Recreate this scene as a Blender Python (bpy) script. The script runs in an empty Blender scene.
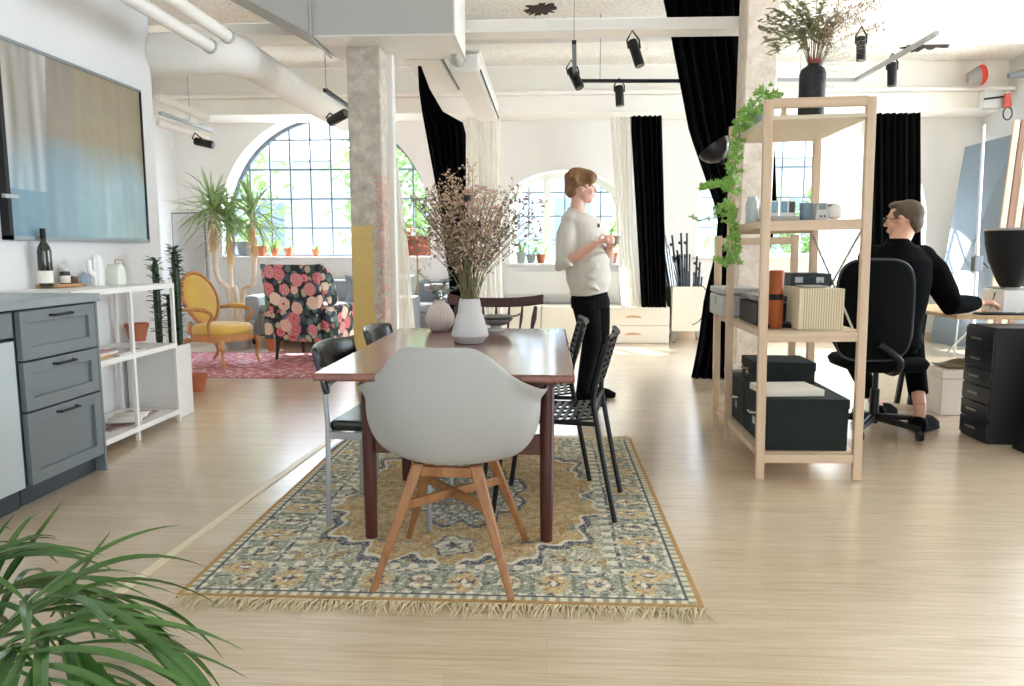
import bpy, bmesh, math, random
from mathutils import Vector, Matrix, Euler
random.seed(7)
PI = math.pi
S = bpy.context.scene
COL = S.collection
# ---------------------------------------------------------------- camera
FPX = 740.0; CAMH = 1.15
PITCH = math.atan(92/740.0); YAW = math.atan(37/740.0*math.cos(PITCH))
cam_d = bpy.data.cameras.new('camera'); cam = bpy.data.objects.new('camera', cam_d); COL.objects.link(cam)
cam.location = (0, 0, CAMH); cam.rotation_euler = (PI/2-PITCH, 0, YAW)
cam_d.sensor_width = 36; cam_d.lens = 36*FPX/1024; cam_d.clip_start = 0.05; cam_d.clip_end = 300
S.camera = cam

def _ray(u, v):
    a = (u-512)/FPX; b = -(v-343)/FPX
    cy, sy, cp, sp = math.cos(YAW), math.sin(YAW), math.cos(PITCH), math.sin(PITCH)
    f = (-sy*cp, cy*cp, -sp); up = (-sy*sp, cy*sp, cp); r = (cy, sy, 0)
    return [f[i]+a*r[i]+b*up[i] for i in range(3)]
def PZ(u, v, z=0.0):
    d = _ray(u, v); t = (z-CAMH)/d[2]; return Vector((d[0]*t, d[1]*t, z))
def PY(u, v, y):
    d = _ray(u, v); t = y/d[1]; return Vector((d[0]*t, y, CAMH+d[2]*t))
def PX(u, v, x):
    d = _ray(u, v); t = x/d[0]; return Vector((x, d[1]*t, CAMH+d[2]*t))

# ---------------------------------------------------------------- materials
def lin(c):
    if isinstance(c, str): c = tuple(int(c[i:i+2], 16) for i in (0, 2, 4))
    out = []
    for x in c[:3]:
        x = x/255.0
        out.append(x/12.92 if x <= .04045 else ((x+.055)/1.055)**2.4)
    return (*out, 1.0)
class NT:
    def __init__(s, name):
        s.m = bpy.data.materials.new(name); s.m.use_nodes = True; s.t = s.m.node_tree
        s.b = s.t.nodes['Principled BSDF']; s.o = s.t.nodes['Material Output']
    def n(s, typ, **kw):
        nd = s.t.nodes.new(typ)
        for k, v in kw.items():
            if k.startswith('i_'): nd.inputs[int(k[2:])].default_value = v
            else: setattr(nd, k, v)
        return nd
    def l(s, a, b): s.t.links.new(a, b)
    def math(s, op, a, b=None, c=None, clamp=False):
        nd = s.n('ShaderNodeMath', operation=op, use_clamp=clamp)
        for i, x in enumerate((a, b, c)):
            if x is None: continue
            if hasattr(x, 'links'): s.l(x, nd.inputs[i])
            else: nd.inputs[i].default_value = x
        return nd.outputs[0]
    def ramp(s, fac, stops, interp='LINEAR'):
        nd = s.n('ShaderNodeValToRGB'); cr = nd.color_ramp; cr.interpolation = interp
        while len(cr.elements) < len(stops): cr.elements.new(0.5)
        for e, (p, c) in zip(cr.elements, stops): e.position = p; e.color = lin(c)
        s.l(fac, nd.inputs[0]); return nd.outputs[0]
    def mix(s, fac, a, b, bt='MIX'):
        nd = s.n('ShaderNodeMix', data_type='RGBA', blend_type=bt)
        for i, x in ((0, fac), (6, a), (7, b)):
            if hasattr(x, 'links'): s.l(x, nd.inputs[i])
            else: nd.inputs[i].default_value = x if i == 0 else (lin(x) if (isinstance(x, str) or max(x) > 1.01) else x)
        return nd.outputs[2]
    def obj(s, scale=(1, 1, 1), rot=(0, 0, 0)):
        tc = s.n('ShaderNodeTexCoord'); mp = s.n('ShaderNodeMapping')
        mp.inputs['Scale'].default_value = scale; mp.inputs['Rotation'].default_value = rot
        s.l(tc.outputs['Object'], mp.inputs[0]); return mp.outputs[0]
    def noise(s, vec, scale, detail=3, rough=.5, dist=0):
        nd = s.n('ShaderNodeTexNoise'); nd.inputs['Scale'].default_value = scale; nd.inputs['Detail'].default_value = detail
        nd.inputs['Roughness'].default_value = rough; nd.inputs['Distortion'].default_value = dist
        if vec is not None: s.l(vec, nd.inputs['Vector'])
        return nd.outputs[0]
    def bump(s, h, strength=.2, dist=.01):
        nd = s.n('ShaderNodeBump'); nd.inputs['Strength'].default_value = strength; nd.inputs['Distance'].default_value = dist
        s.l(h, nd.inputs['Height']); s.l(nd.outputs[0], s.b.inputs['Normal'])
_mc = {}
def pm(name, c, rough=.5, metal=0, var=.06, scale=8, bump=0, coat=0, stretch=(1, 1, 1), c2=None, spec=.5, sheen=0):
    if name in _mc: return _mc[name]
    t = NT(name); v = t.obj(stretch)
    nz = t.noise(v, scale, 4)
    base = lin(c)
    if c2 is None:
        a = tuple(max(0, x*(1-var)) for x in base[:3])+(1,); b = tuple(min(1, x*(1+var)) for x in base[:3])+(1,)
    else: a, b = base, lin(c2)
    nd = t.n('ShaderNodeMix', data_type='RGBA'); t.l(t.math('SMOOTHSTEP', nz, .3, .7) if False else nz, nd.inputs[0])
    nd.inputs[6].default_value = a; nd.inputs[7].default_value = b
    t.l(nd.outputs[2], t.b.inputs['Base Color'])
    t.b.inputs['Roughness'].default_value = rough; t.b.inputs['Metallic'].default_value = metal
    t.b.inputs['Specular IOR Level'].default_value = spec
    t.b.inputs['Coat Weight'].default_value = coat
    t.b.inputs['Sheen Weight'].default_value = sheen
    if bump: t.bump(nz, bump)
    _mc[name] = t.m; return t.m
def wood(name, c1, c2, scale=6, axis=2, rough=.45, knots=False):
    if name in _mc: return _mc[name]
    t = NT(name); st = [9, 9, 9]; st[axis] = .8
    v = t.obj(tuple(st)); nz = t.noise(v, scale*.5, 5, .6, .6)
    col = t.ramp(nz, [(.3, c1), (.7, c2)])
    if knots:
        vo = t.n('ShaderNodeTexVoronoi'); vo.inputs['Scale'].default_value = 3.2
        t.l(t.obj((1, 1, .55)), vo.inputs['Vector'])
        k = t.math('LESS_THAN', vo.outputs['Distance'], .05)
        col = t.mix(k, col, 'b07c52')
    t.l(col, t.b.inputs['Base Color']); t.b.inputs['Roughness'].default_value = rough
    t.bump(nz, .06); _mc[name] = t.m; return t.m

WHITE = pm('white_lacquer', 'e9e7e3', .4, var=.02)
WALLM = pm('white_plaster', 'dcdcdb', .85, var=.03, scale=3, bump=.08)
CREAM = pm('cream_plaster', 'eeece9', .85, var=.03, scale=3, bump=.08)
BLACKM = pm('black_metal', '0e0f10', .4, metal=0, var=.2, spec=.35)
BLACKP = pm('black_plastic', '0b0c0d', .5, var=.2, spec=.3)
CHROME = pm('chrome', 'cfd2d4', .15, metal=1, var=.03)
STEEL = pm('brushed_steel', 'a9abac', .4, metal=.8, var=.06, scale=30)
GALV = pm('galvanised_sheet', 'b9bbb9', .5, metal=.25, var=.05, scale=5)
TEAK = wood('teak', '46201a', '663223', 5, 1, .3)
TEAKV = wood('teak_upright', '3a1712', '552419', 5, 2, .35)
OAK = wood('oak_legs', '83552f', 'a27145', 6, 2, .45)
PINE = wood('pine', 'd0b599', 'e3ceb3', 4, 2, .5, True)
PINEX = wood('pine_board', 'd0b599', 'e3cfb5', 4, 0, .5)
TERRA = pm('terracotta', 'b4694a', .8, var=.12, scale=12, bump=.1)
LEAF = pm('leaf_green', '5e8a3a', .45, var=.35, scale=20)
LEAFD = pm('leaf_dark', '2f4d2a', .4, var=.3, scale=15)
PAPER = pm('paper', 'e9e4d8', .8, var=.04)
DARKW = wood('dark_wood', '2e1713', '4a241b', 6, 2, .35)

# ---------------------------------------------------------------- meshes
class MB:
    def __init__(s): s.v = []; s.f = []; s.col = None
    def add(s, vs, fs, mat=None):
        o = len(s.v)
        s.v += [tuple(mat @ Vector(p)) if mat is not None else tuple(p) for p in vs]
        s.f += [tuple(i+o for i in f) for f in fs]; return s
    def box(s, c, d, rot=None):
        x, y, z = (k/2 for k in d)
        m = Matrix.Translation(Vector(c))
        if rot is not None: m = m @ Euler(rot).to_matrix().to_4x4()
        vs = [(a*x, b*y, e*z) for a in (-1, 1) for b in (-1, 1) for e in (-1, 1)]
        fs = [(0, 1, 3, 2), (4, 6, 7, 5), (0, 4, 5, 1), (2, 3, 7, 6), (0, 2, 6, 4), (1, 5, 7, 3)]
        return s.add(vs, fs, m)
    def bx(s, x0, x1, y0, y1, z0, z1): return s.box(((x0+x1)/2, (y0+y1)/2, (z0+z1)/2), (abs(x1-x0), abs(y1-y0), abs(z1-z0)))
    def bar(s, a, b, w, h=None, up=(0, 0, 1)):
        h = h or w; a = Vector(a); b = Vector(b); d = (b-a); L = d.length; d.normalize()
        u = Vector(up)
        if abs(d.dot(u)) > .98: u = Vector((0, 1, 0))
        sx = d.cross(u).normalized(); sz = sx.cross(d).normalized()
        vs = [p + sx*(i*w/2) + sz*(j*h/2) for p in (a, b) for i in (-1, 1) for j in (-1, 1)]
        return s.add(vs, [(0, 1, 3, 2), (4, 6, 7, 5), (0, 4, 5, 1), (2, 3, 7, 6), (0, 2, 6, 4), (1, 5, 7, 3)])
    def tube(s, pts, r, n=8, closed=False, sq=(1, 1)):
        pts = [Vector(p) for p in pts]; m = len(pts)
        rs = r if isinstance(r, (list, tuple)) else [r]*m
        vs = []; fs = []; prev = None
        for i, p in enumerate(pts):
            if closed: t = pts[(i+1) % m]-pts[i-1]
            else: t = pts[min(i+1, m-1)]-pts[max(i-1, 0)]
            if t.length < 1e-9: t = Vector((0, 0, 1))
            t.normalize()
            if prev is None:
                a = Vector((0, 0, 1)) if abs(t.z) < .9 else Vector((0, 1, 0))
                nx = t.cross(a).normalized()
            else:
                nx = prev - t*prev.dot(t)
                nx = nx.normalized() if nx.length > 1e-6 else t.orthogonal().normalized()
            prev = nx; ny = t.cross(nx)
            for k in range(n):
                th = 2*PI*k/n; vs.append(p + nx*(math.cos(th)*rs[i]*sq[0]) + ny*(math.sin(th)*rs[i]*sq[1]))
        for i in range(m if closed else m-1):
            j = (i+1) % m
            for k in range(n): fs.append((i*n+k, i*n+(k+1) % n, j*n+(k+1) % n, j*n+k))
        if not closed: fs.append(tuple(range(n-1, -1, -1))); fs.append(tuple((m-1)*n+k for k in range(n)))
        return s.add(vs, fs)
    def lathe(s, prof, c=(0, 0, 0), n=24, mat=None, rib=0, nrib=0):
        vs = []; fs = []; m = len(prof)
        for r, z in prof:
            for k in range(n):
                th = 2*PI*k/n; rr = r*(1+rib*math.cos(nrib*th)) if rib else r
                vs.append((rr*math.cos(th), rr*math.sin(th), z))
        for i in range(m-1):
            for k in range(n): fs.append((i*n+k, i*n+(k+1) % n, (i+1)*n+(k+1) % n, (i+1)*n+k))
        if prof[0][0] > 1e-5: fs.append(tuple(range(n-1, -1, -1)))
        if prof[-1][0] > 1e-5: fs.append(tuple((m-1)*n+k for k in range(n)))
        M_ = Matrix.Translation(Vector(c))
        if mat is not None: M_ = M_ @ mat
        return s.add(vs, fs, M_)
    def ell(s, c, r, rot=None, n=16, m=10):
        vs = []; fs = []
        for i in range(m+1):
            ph = -PI/2+PI*i/m
            for k in range(n):
                th = 2*PI*k/n; vs.append((r[0]*math.cos(ph)*math.cos(th), r[1]*math.cos(ph)*math.sin(th), r[2]*math.sin(ph)))
        for i in range(m):
            for k in range(n): fs.append((i*n+k, i*n+(k+1) % n, (i+1)*n+(k+1) % n, (i+1)*n+k))
        M_ = Matrix.Translation(Vector(c))
        if rot is not None: M_ = M_ @ Euler(rot).to_matrix().to_4x4()
        return s.add(vs, fs, M_)
    def prism(s, poly, axis, a, b):
        # poly: 2-d points; axis: the extrusion axis 0/1/2
        def p3(p, t):
            q = list(p); q.insert(axis, t); return tuple(q)
        n = len(poly); vs = [p3(p, a) for p in poly]+[p3(p, b) for p in poly]
        fs = [tuple(range(n)), tuple(range(2*n-1, n-1, -1))]+[(i, (i+1) % n, n+(i+1) % n, n+i) for i in range(n)]
        return s.add(vs, fs)
    def loft(s, rings, cap=True):
        n = len(rings[0]); vs = [p for r in rings for p in r]; fs = []
        for i in range(len(rings)-1):
            for k in range(n): fs.append((i*n+k, i*n+(k+1) % n, (i+1)*n+(k+1) % n, (i+1)*n+k))
        if cap: fs.append(tuple(range(n-1, -1, -1))); fs.append(tuple((len(rings)-1)*n+k for k in range(n)))
        return s.add(vs, fs)
    def grid(s, fn, nu, nv, cu=False):
        vs = [fn(i/(nu if cu else nu-1), j/(nv-1)) for j in range(nv) for i in range(nu)]; fs = []
        for j in range(nv-1):
            for i in range(nu if cu else nu-1):
                fs.append((j*nu+i, j*nu+(i+1) % nu, (j+1)*nu+(i+1) % nu, (j+1)*nu+i))
        return s.add(vs, fs)
    def leaf(s, base, d, L, w, up=(0, 0, 1), droop=0, n=4, fold=.15):
        b = Vector(base); d = Vector(d).normalized(); u = Vector(up)
        side = d.cross(u)
        if side.length < .05: side = d.orthogonal()
        side.normalize(); nn = side.cross(d).normalized()
        vs = []; fs = []
        for i in range(n+1):
            t = i/n; ww = w*math.sin(PI*min(1, .12+t*.88))**.8 if i < n else 0
            p = b + d*(L*t) - Vector((0, 0, 1))*(droop*L*t*t)
            vs += [p-side*ww/2+nn*ww*fold, p, p+side*ww/2+nn*ww*fold]
        for i in range(n):
            a = i*3; fs += [(a, a+1, a+4, a+3), (a+1, a+2, a+5, a+4)]
        return s.add(vs, fs)
    def build(s, name, mat, parent=None, bevel=0, sub=0, solid=0, remesh=0, smooth=True, angle=40, recalc=True, smo=0, label=None, seg=2):
        me = bpy.data.meshes.new(name); me.from_pydata([tuple(p) for p in s.v], [], s.f)
        if recalc:
            bm = bmesh.new(); bm.from_mesh(me); bmesh.ops.remove_doubles(bm, verts=bm.verts, dist=1e-6) if remesh == 0 and solid == 0 and len(s.v) < 20000 else None
            bmesh.ops.recalc_face_normals(bm, faces=bm.faces); bm.to_mesh(me); bm.free()
        me.update()
        if smooth:
            me.polygons.foreach_set('use_smooth', [True]*len(me.polygons))
            if not sub and not remesh: me.set_sharp_from_angle(angle=math.radians(angle))
        mats = mat if isinstance(mat, (list, tuple)) else [mat]
        for m_ in mats: me.materials.append(m_)
        o = bpy.data.objects.new(name, me); COL.objects.link(o)
        if parent is not None: o.parent = parent
        if solid: md = o.modifiers.new('s', 'SOLIDIFY'); md.thickness = solid; md.offset = 0
        if remesh:
            md = o.modifiers.new('r', 'REMESH'); md.mode = 'VOXEL'; md.voxel_size = remesh; md.use_smooth_shade = True
            if smo: md = o.modifiers.new('sm', 'SMOOTH'); md.factor = .5; md.iterations = smo
        if bevel: md = o.modifiers.new('b', 'BEVEL'); md.width = bevel; md.segments = seg; md.limit_method = 'ANGLE'; md.angle_limit = math.radians(40)
        if sub: md = o.modifiers.new('ss', 'SUBSURF'); md.levels = sub; md.render_levels = sub
        if label: o['label'] = label
        return o
def tag(o, label, cat, group=None, kind=None):
    o['label'] = label; o['category'] = cat
    if group: o['group'] = group
    if kind: o['kind'] = kind
    return o
def thing(name, label, cat, loc=(0, 0, 0), rz=0, group=None):
    o = bpy.data.objects.new(name, None); COL.objects.link(o); o.location = loc; o.rotation_euler = (0, 0, rz)
    o.empty_display_size = .05
    return tag(o, label, cat, group)
def struct(o): o['kind'] = 'structure'; return o
def copy_tree(o, parent=None):
    kids = list(o.children); c = o.copy(); COL.objects.link(c)
    if parent is not None: c.parent = parent
    for k in kids: copy_tree(k, c)
    return c
def dup(o, label, loc, rz=0, scale=None, group=None):
    c = copy_tree(o); c.location = loc; c.rotation_euler = (0, 0, rz); c['label'] = label
    if scale: c.scale = (scale,)*3
    if group: c['group'] = group
    return c
def spline(pts, n=8):
    pts = [Vector(p) for p in pts]; out = []
    for i in range(len(pts)-1):
        p0 = pts[max(i-1, 0)]; p1 = pts[i]; p2 = pts[i+1]; p3 = pts[min(i+2, len(pts)-1)]
        for k in range(n):
            t = k/n
            out.append(.5*((2*p1)+(p2-p0)*t+(2*p0-5*p1+4*p2-p3)*t*t+(3*p1-p0-3*p2+p3)*t**3))
    out.append(pts[-1]); return out
def rnd(a, b): return random.uniform(a, b)
# ================================================================ room shell
WY = 9.9; GY = 10.3; CZ = 3.4
t = NT('oak_parquet'); v = t.obj()
br = t.n('ShaderNodeTexBrick'); t.l(v, br.inputs['Vector'])
br.offset = .37; br.offset_frequency = 2; br.squash = 1
for k, x in (('Scale', 1), ('Mortar Size', .0009), ('Mortar Smooth', .2), ('Bias', 0), ('Brick Width', .75), ('Row Height', .07)): br.inputs[k].default_value = x
br.inputs['Color1'].default_value = lin('c0aa8a'); br.inputs['Color2'].default_value = lin('d6c3a8'); br.inputs['Mortar'].default_value = lin('a98a64')
g = t.noise(t.obj((1.2, 22, 1)), 3, 6, .6, .4)
c = t.mix(.55, br.outputs[0], t.ramp(g, [(.3, 'b69d7b'), (.7, 'e2d2ba')]))
t.l(c, t.b.inputs['Base Color'])
rg = t.ramp(t.noise(t.obj((1, 6, 1)), 2.5, 4), [(.3, (82, 82, 82)), (.7, (112, 112, 112))]); 
t.b.inputs['Roughness'].default_value = .32; t.b.inputs['Coat Weight'].default_value = 1.0; t.b.inputs['Coat Roughness'].default_value = .2
t.b.inputs['Specular IOR Level'].default_value = .5
t.bump(br.outputs['Fac'], -.15, .001)
FLOORM = t.m
struct(MB().bx(-7, 7, -3.5, GY+.1, -.1, 0).build('floor', FLOORM, smooth=False))
# ceiling: textured cast concrete painted white, with a few dark patches
t = NT('textured_ceiling'); v = t.obj()
n1 = t.noise(v, 28, 6, .7); col = t.ramp(n1, [(.35, 'dedbd4'), (.55, 'f7f5f0')])
t.l(col, t.b.inputs['Base Color']); t.b.inputs['Roughness'].default_value = .9; t.bump(n1, .6, .02)
CEILM = t.m
struct(MB().bx(-7, 7, -3.5, GY+.1, CZ, CZ+.12).build('ceiling', CEILM, smooth=False))
# back wall with three arched openings
WINS = [dict(c=-3.0, r=1.42, sill=1.07, spring=1.535, rise=1.42),
        dict(c=.21, r=.73, sill=.98, spring=1.88, rise=.32),
        dict(c=3.39, r=1.46, sill=1.07, spring=1.49, rise=1.46)]
def atop(w, x):
    q = max(0, 1-((x-w['c'])/w['r'])**2); return w['spring']+w['rise']*math.sqrt(q) if w['rise'] > .5 else w['spring']+w['rise']*q**.6
m = MB(); N = 48; xs0 = -7
def quad(m, a, b, c_, d): m.add([a, b, c_, d], [(0, 1, 2, 3)])
for w in WINS:
    xa, xb = w['c']-w['r'], w['c']+w['r']
    quad(m, (xs0, WY, 0), (xa, WY, 0), (xa, WY, CZ), (xs0, WY, CZ))
    quad(m, (xa, WY, 0), (xb, WY, 0), (xb, WY, w['sill']), (xa, WY, w['sill']))
    X = [w['c']-w['r']*math.cos(PI*i/N) for i in range(N+1)]
    for i in range(N):
        a, b = X[i], X[i+1]; za, zb = atop(w, a), atop(w, b)
        quad(m, (a, WY, za), (b, WY, zb), (b, WY, CZ), (a, WY, CZ))
        quad(m, (a, WY, za), (b, WY, zb), (b, GY, zb), (a, GY, za))
    quad(m, (xa, WY, w['sill']), (xb, WY, w['sill']), (xb, GY, w['sill']), (xa, GY, w['sill']))
    for xx in (xa, xb): quad(m, (xx, WY, w['sill']), (xx, GY, w['sill']), (xx, GY, w['spring']), (xx, WY, w['spring']))
    # outer face
    X2 = X
    quad(m, (xs0, GY+.1, 0), (xa, GY+.1, 0), (xa, GY+.1, CZ), (xs0, GY+.1, CZ)); xs0 = xb
quad(m, (xs0, WY, 0), (7, WY, 0), (7, WY, CZ), (xs0, WY, CZ))
struct(m.build('wall_back', CREAM, smooth=False, recalc=False))
t = NT('window_glass'); tb = t.n('ShaderNodeBsdfTransparent'); gl = t.n('ShaderNodeBsdfGlossy'); gl.inputs['Roughness'].default_value = .02
tb.inputs[0].default_value = (.97, .985, 1, 1)
mx = t.n('ShaderNodeMixShader'); fr = t.n('ShaderNodeLayerWeight')
t.l(t.math('MULTIPLY_ADD', t.math('POWER', fr.outputs['Facing'], 4), .4, .04), mx.inputs[0]); t.l(tb.outputs[0], mx.inputs[1]); t.l(gl.outputs[0], mx.inputs[2]); t.l(mx.outputs[0], t.o.inputs[0])
GLASS = t.m
BARM = pm('blue_grey_bars', '8b9bac', .5, var=.05)
BARM1 = pm('dark_grey_bars', '707b87', .5, var=.05)
def arch_window(idx, w, nx, rows, bar, frame_m, fw, thick_every=None):
    o = bpy.data.objects.new('window_%d' % idx, None); COL.objects.link(o); o.location = (w['c'], GY-.04, 0); struct(o)
    r = w['r']; outer = [(-r, w['sill'])]+[(-r*math.cos(PI*i/N), atop(w, w['c']-r*math.cos(PI*i/N))) for i in range(N+1)]+[(r, w['sill'])]
    k = (r-fw)/r
    inner = []
    for (x, z) in outer:
        zz = z-fw if z > w['spring']+1e-4 else z
        inner.append((x*k, max(w['sill']+fw, min(zz, z)) if z > w['sill']+1e-4 else w['sill']+fw))
    m = MB(); n = len(outer)
    vs = [(x, -.03, z) for x, z in outer]+[(x, -.03, z) for x, z in inner]+[(x, .03, z) for x, z in outer]+[(x, .03, z) for x, z in inner]
    fs = []
    for i in range(n):
        j = (i+1) % n
        fs += [(i, j, n+j, n+i), (2*n+i, 3*n+i, 3*n+j, 2*n+j), (n+i, n+j, 3*n+j, 3*n+i)]
    m.add(vs, fs).build('window_frame', frame_m, o, smooth=False)
    m = MB(); m.add([(x, 0, z) for x, z in outer], [tuple(range(n))]); m.build('pane', GLASS, o, smooth=False, recalc=False)
    m = MB(); M2 = MB()
    for i in range(1, nx):
        x = -r+2*r*i/nx; z1 = atop(w, w['c']+x)-fw*.5; th = bar
        if thick_every and i % thick_every == 0: M2.bx(x-.045, x+.045, -.035, .035, w['sill'], z1)
        else: m.bx(x-th/2, x+th/2, -.015, .015, w['sill'], z1)
    z = w['sill']+rows
    while z < w['spring']+w['rise']-.08:
        if z <= w['spring']: hx = r
        else:
            q = (z-w['spring'])/w['rise']; hx = r*math.sqrt(max(0, 1-(q*q if w['rise'] > .5 else q**(1/.6))))
        m.bx(-hx, hx, -.014, .014, z-bar/2, z+bar/2); z += rows
    m.build('glazing_bars', BARM if frame_m is WHITE else BARM1, o, smooth=False)
    if M2.v: M2.build('mullion', WHITE, o, smooth=False)
    s_ = MB().bx(-r-.02, r+.02, -(GY-.04-WY)-.03, 0, w['sill']-.03, w['sill']+.004); s_.build('window_sill', WHITE, o, bevel=.005)
    return o
arch_window(1, WINS[0], 10, .397, .022, BARM1, .035)
arch_window(2, WINS[1], 6, .32, .022, WHITE, .07, 2)
arch_window(3, WINS[2], 10, .397, .022, WHITE, .05)
# outer lintel so nothing leaks round the reveals
struct(MB().bx(-7, 7, GY+.02, GY+.1, 2.99, CZ+.1).build('trim_1', CREAM, smooth=False))
# left walls
struct(MB().bx(-3.15, -2.93, -3.5, 5.5, 0, CZ).build('wall_left', WALLM, smooth=False))
struct(MB().bx(-5.2, -5.0, 4.0, GY, 0, CZ).build('wall_lounge', WALLM, smooth=False))
# right wall: an invented gap between its two parts lets sky light fill the room
struct(MB().bx(5.45, 5.65, 8.3, GY, 0, CZ).build('wall_right', WALLM, smooth=False))
struct(MB().bx(5.45, 5.65, -3.5, 3.6, 0, CZ).build('wall_right', WALLM, smooth=False))  # unseen near part, added to keep side light off the foreground
BEAMM = pm('painted_beam', 'f0ede6', .6, var=.03)
struct(MB().bx(-5, 5.45, 6.43, 6.57, 2.975, 3.06).bx(-5, 5.45, 6.39, 6.61, 2.95, 2.975).build('ceiling_beam', BEAMM, bevel=.008))
struct(MB().bx(-5, 5.45, 9.3, WY, 2.83, 3.02).bx(-5, 5.45, 9.22, WY, 3.02, 3.06).bx(-5, 5.45, 9.4, WY, 3.06, CZ).build('ceiling_beam', BEAMM, bevel=.008))
struct(MB().bx(-5, 5.45, 7.55, 7.8, 3.17, CZ).build('ceiling_beam', BEAMM, bevel=.008))
struct(MB().bx(-5, 5.45, WY-.03, WY, 0, .09).build('baseboard_back', PINEX, smooth=False))
# floor joint strip
pa, pb, pc = PZ(140, 578), PZ(318, 449), PZ(330, 437)
struct(MB().bar(pa+(pa-pb)*.6+Vector((0, 0, .003)), pb+(pb-pa)*.8+Vector((0, 0, .003)), .035, .006).build('trim_2', pm('pale_strip', 'e4d8b8', .35), smooth=False))
# columns
t = NT('rough_concrete'); v = t.obj(); n1 = t.noise(v, 9, 7, .7)
col = t.ramp(n1, [(.3, 'a59f94'), (.5, 'c2bbae'), (.68, 'ddd6ca')])
sep = t.n('ShaderNodeSeparateXYZ'); t.l(v, sep.inputs[0])
nz2 = t.noise(v, 5, 5, .7)
paint = t.math('MULTIPLY', t.math('LESS_THAN', t.math('ADD', sep.outputs[2], t.math('MULTIPLY', nz2, .05)), 1.38), t.math('LESS_THAN', t.math('ADD', sep.outputs[0], t.math('MULTIPLY', nz2, .06)), .065))
col = t.mix(paint, col, t.mix(nz2, 'cfae63', 'dcc284'))
pk = t.math('MULTIPLY', t.math('LESS_THAN', sep.outputs[2], 1.75), t.math('GREATER_THAN', t.math('ADD', sep.outputs[0], t.math('MULTIPLY', t.noise(v, 14, 5, .8), .12)), .12))
flake = t.math('GREATER_THAN', t.noise(v, 22, 6, .8), .5)
col = t.mix(t.math('MULTIPLY', pk, flake), col, 'c79f90')
grn = t.math('MULTIPLY', pk, t.math('GREATER_THAN', t.noise(v, 12, 5, .8, .5), .6))
col = t.mix(grn, col, '8d9a98')
t.l(col, t.b.inputs['Base Color']); t.b.inputs['Roughness'].default_value = .85; t.bump(n1, .5, .02)
struct_c = MB().bx(-.145, .125, -.13, .13, 0, 2.745).build('concrete_column', t.m, bevel=.015); struct_c.location = (-1.455, 6.1, 0); struct(struct_c)
struct(MB().bx(-1.335, -1.285, 6.2, 6.3, 0, CZ).build('trim_3', WHITE, bevel=.004))
t = NT('limewashed_concrete'); v = t.obj(); n1 = t.noise(v, 7, 7, .75)
t.l(t.ramp(n1, [(.3, 'c9b8a6'), (.5, 'e0d5c8'), (.7, 'efe9df')]), t.b.inputs['Base Color']); t.b.inputs['Roughness'].default_value = .9; t.bump(n1, .5, .02)
LIME = t.m
oc = MB().bx(-.13, .125, -.13, .13, 0, CZ).build('concrete_column', LIME, bevel=.015); oc.location = (1.66, 6.25, 0); struct(oc)

# ---------------------------------------------------------------- outside
SUNW = pm('outside_leaf', '86a06a', .9, var=.5, scale=1.2)
def outdoor_tree(label, x, y, h, r, seed, mat):
    random.seed(seed); o = thing('garden_tree', label, 'tree', (x, y, -1.5), 0, 'trees outside the windows')
    MB().tube([(0, 0, 0), (.1, 0, h*.4), (0, .1, h*.7)], [.18, .13, .06], 8).build('trunk', pm('bark', '8a7f72', .9), o)
    m = MB()
    for i in range(1500):
        a = rnd(0, 2*PI); ph = math.acos(rnd(-1, 1)); q = rnd(.6, 1)*r*(1+.25*math.sin(3*a+seed))
        p = Vector((q*math.sin(ph)*math.cos(a), q*math.sin(ph)*math.sin(a), h*.72+q*.95*math.cos(ph)))
        m.leaf(p, (rnd(-1, 1), rnd(-1, 1), rnd(-1, .4)), rnd(.18, .4), rnd(.1, .2), n=2)
    m.build('crown', mat, o, smooth=False, recalc=False)
outdoor_tree('pale green tree outside the left arched window, its left crown', -7.6, 15.2, 5.2, 1.9, 1, SUNW)
outdoor_tree('pale green tree outside the left arched window, beside the concrete column', -3.0, 16.8, 5.4, 1.8, 2, SUNW)
outdoor_tree('pale green tree outside the right arched window behind the pine shelf', 5.2, 17, 3.4, 1.7, 3, SUNW)
ob = thing('neighbouring_building', 'pale blue-white building across the street seen through the windows', 'building', (1, 24, -3))
t = NT('pale_facade'); t.l(t.ramp(t.noise(t.obj(), .6, 3), [(.3, 'aebdcd'), (.7, 'd3dde8')]), t.b.inputs['Base Color']); t.b.inputs['Roughness'].default_value = .9
MB().bx(-16, 16, 0, 4, 0, 7.0).build('wall', t.m, ob, smooth=False)
MB().prism([(-.5, 7.0), (2, 8.0), (4.5, 7.0)], 0, -16.3, 16.3).build('roof', pm('pale_roof', 'aaa5a0', .8), ob, smooth=False)
WP = pm('facade_window', '8296ab', .3)
for i in range(9): MB().bx(-14+i*3.3, -12.9+i*3.3, -.05, 0, 3.9, 5.8).build('window', WP, ob, smooth=False)
struct(MB().bx(-60, 60, GY+.1, 90, -3.1, -3).build('ground_outside', pm('outside_ground', '8f9188', .9), smooth=False))

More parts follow.
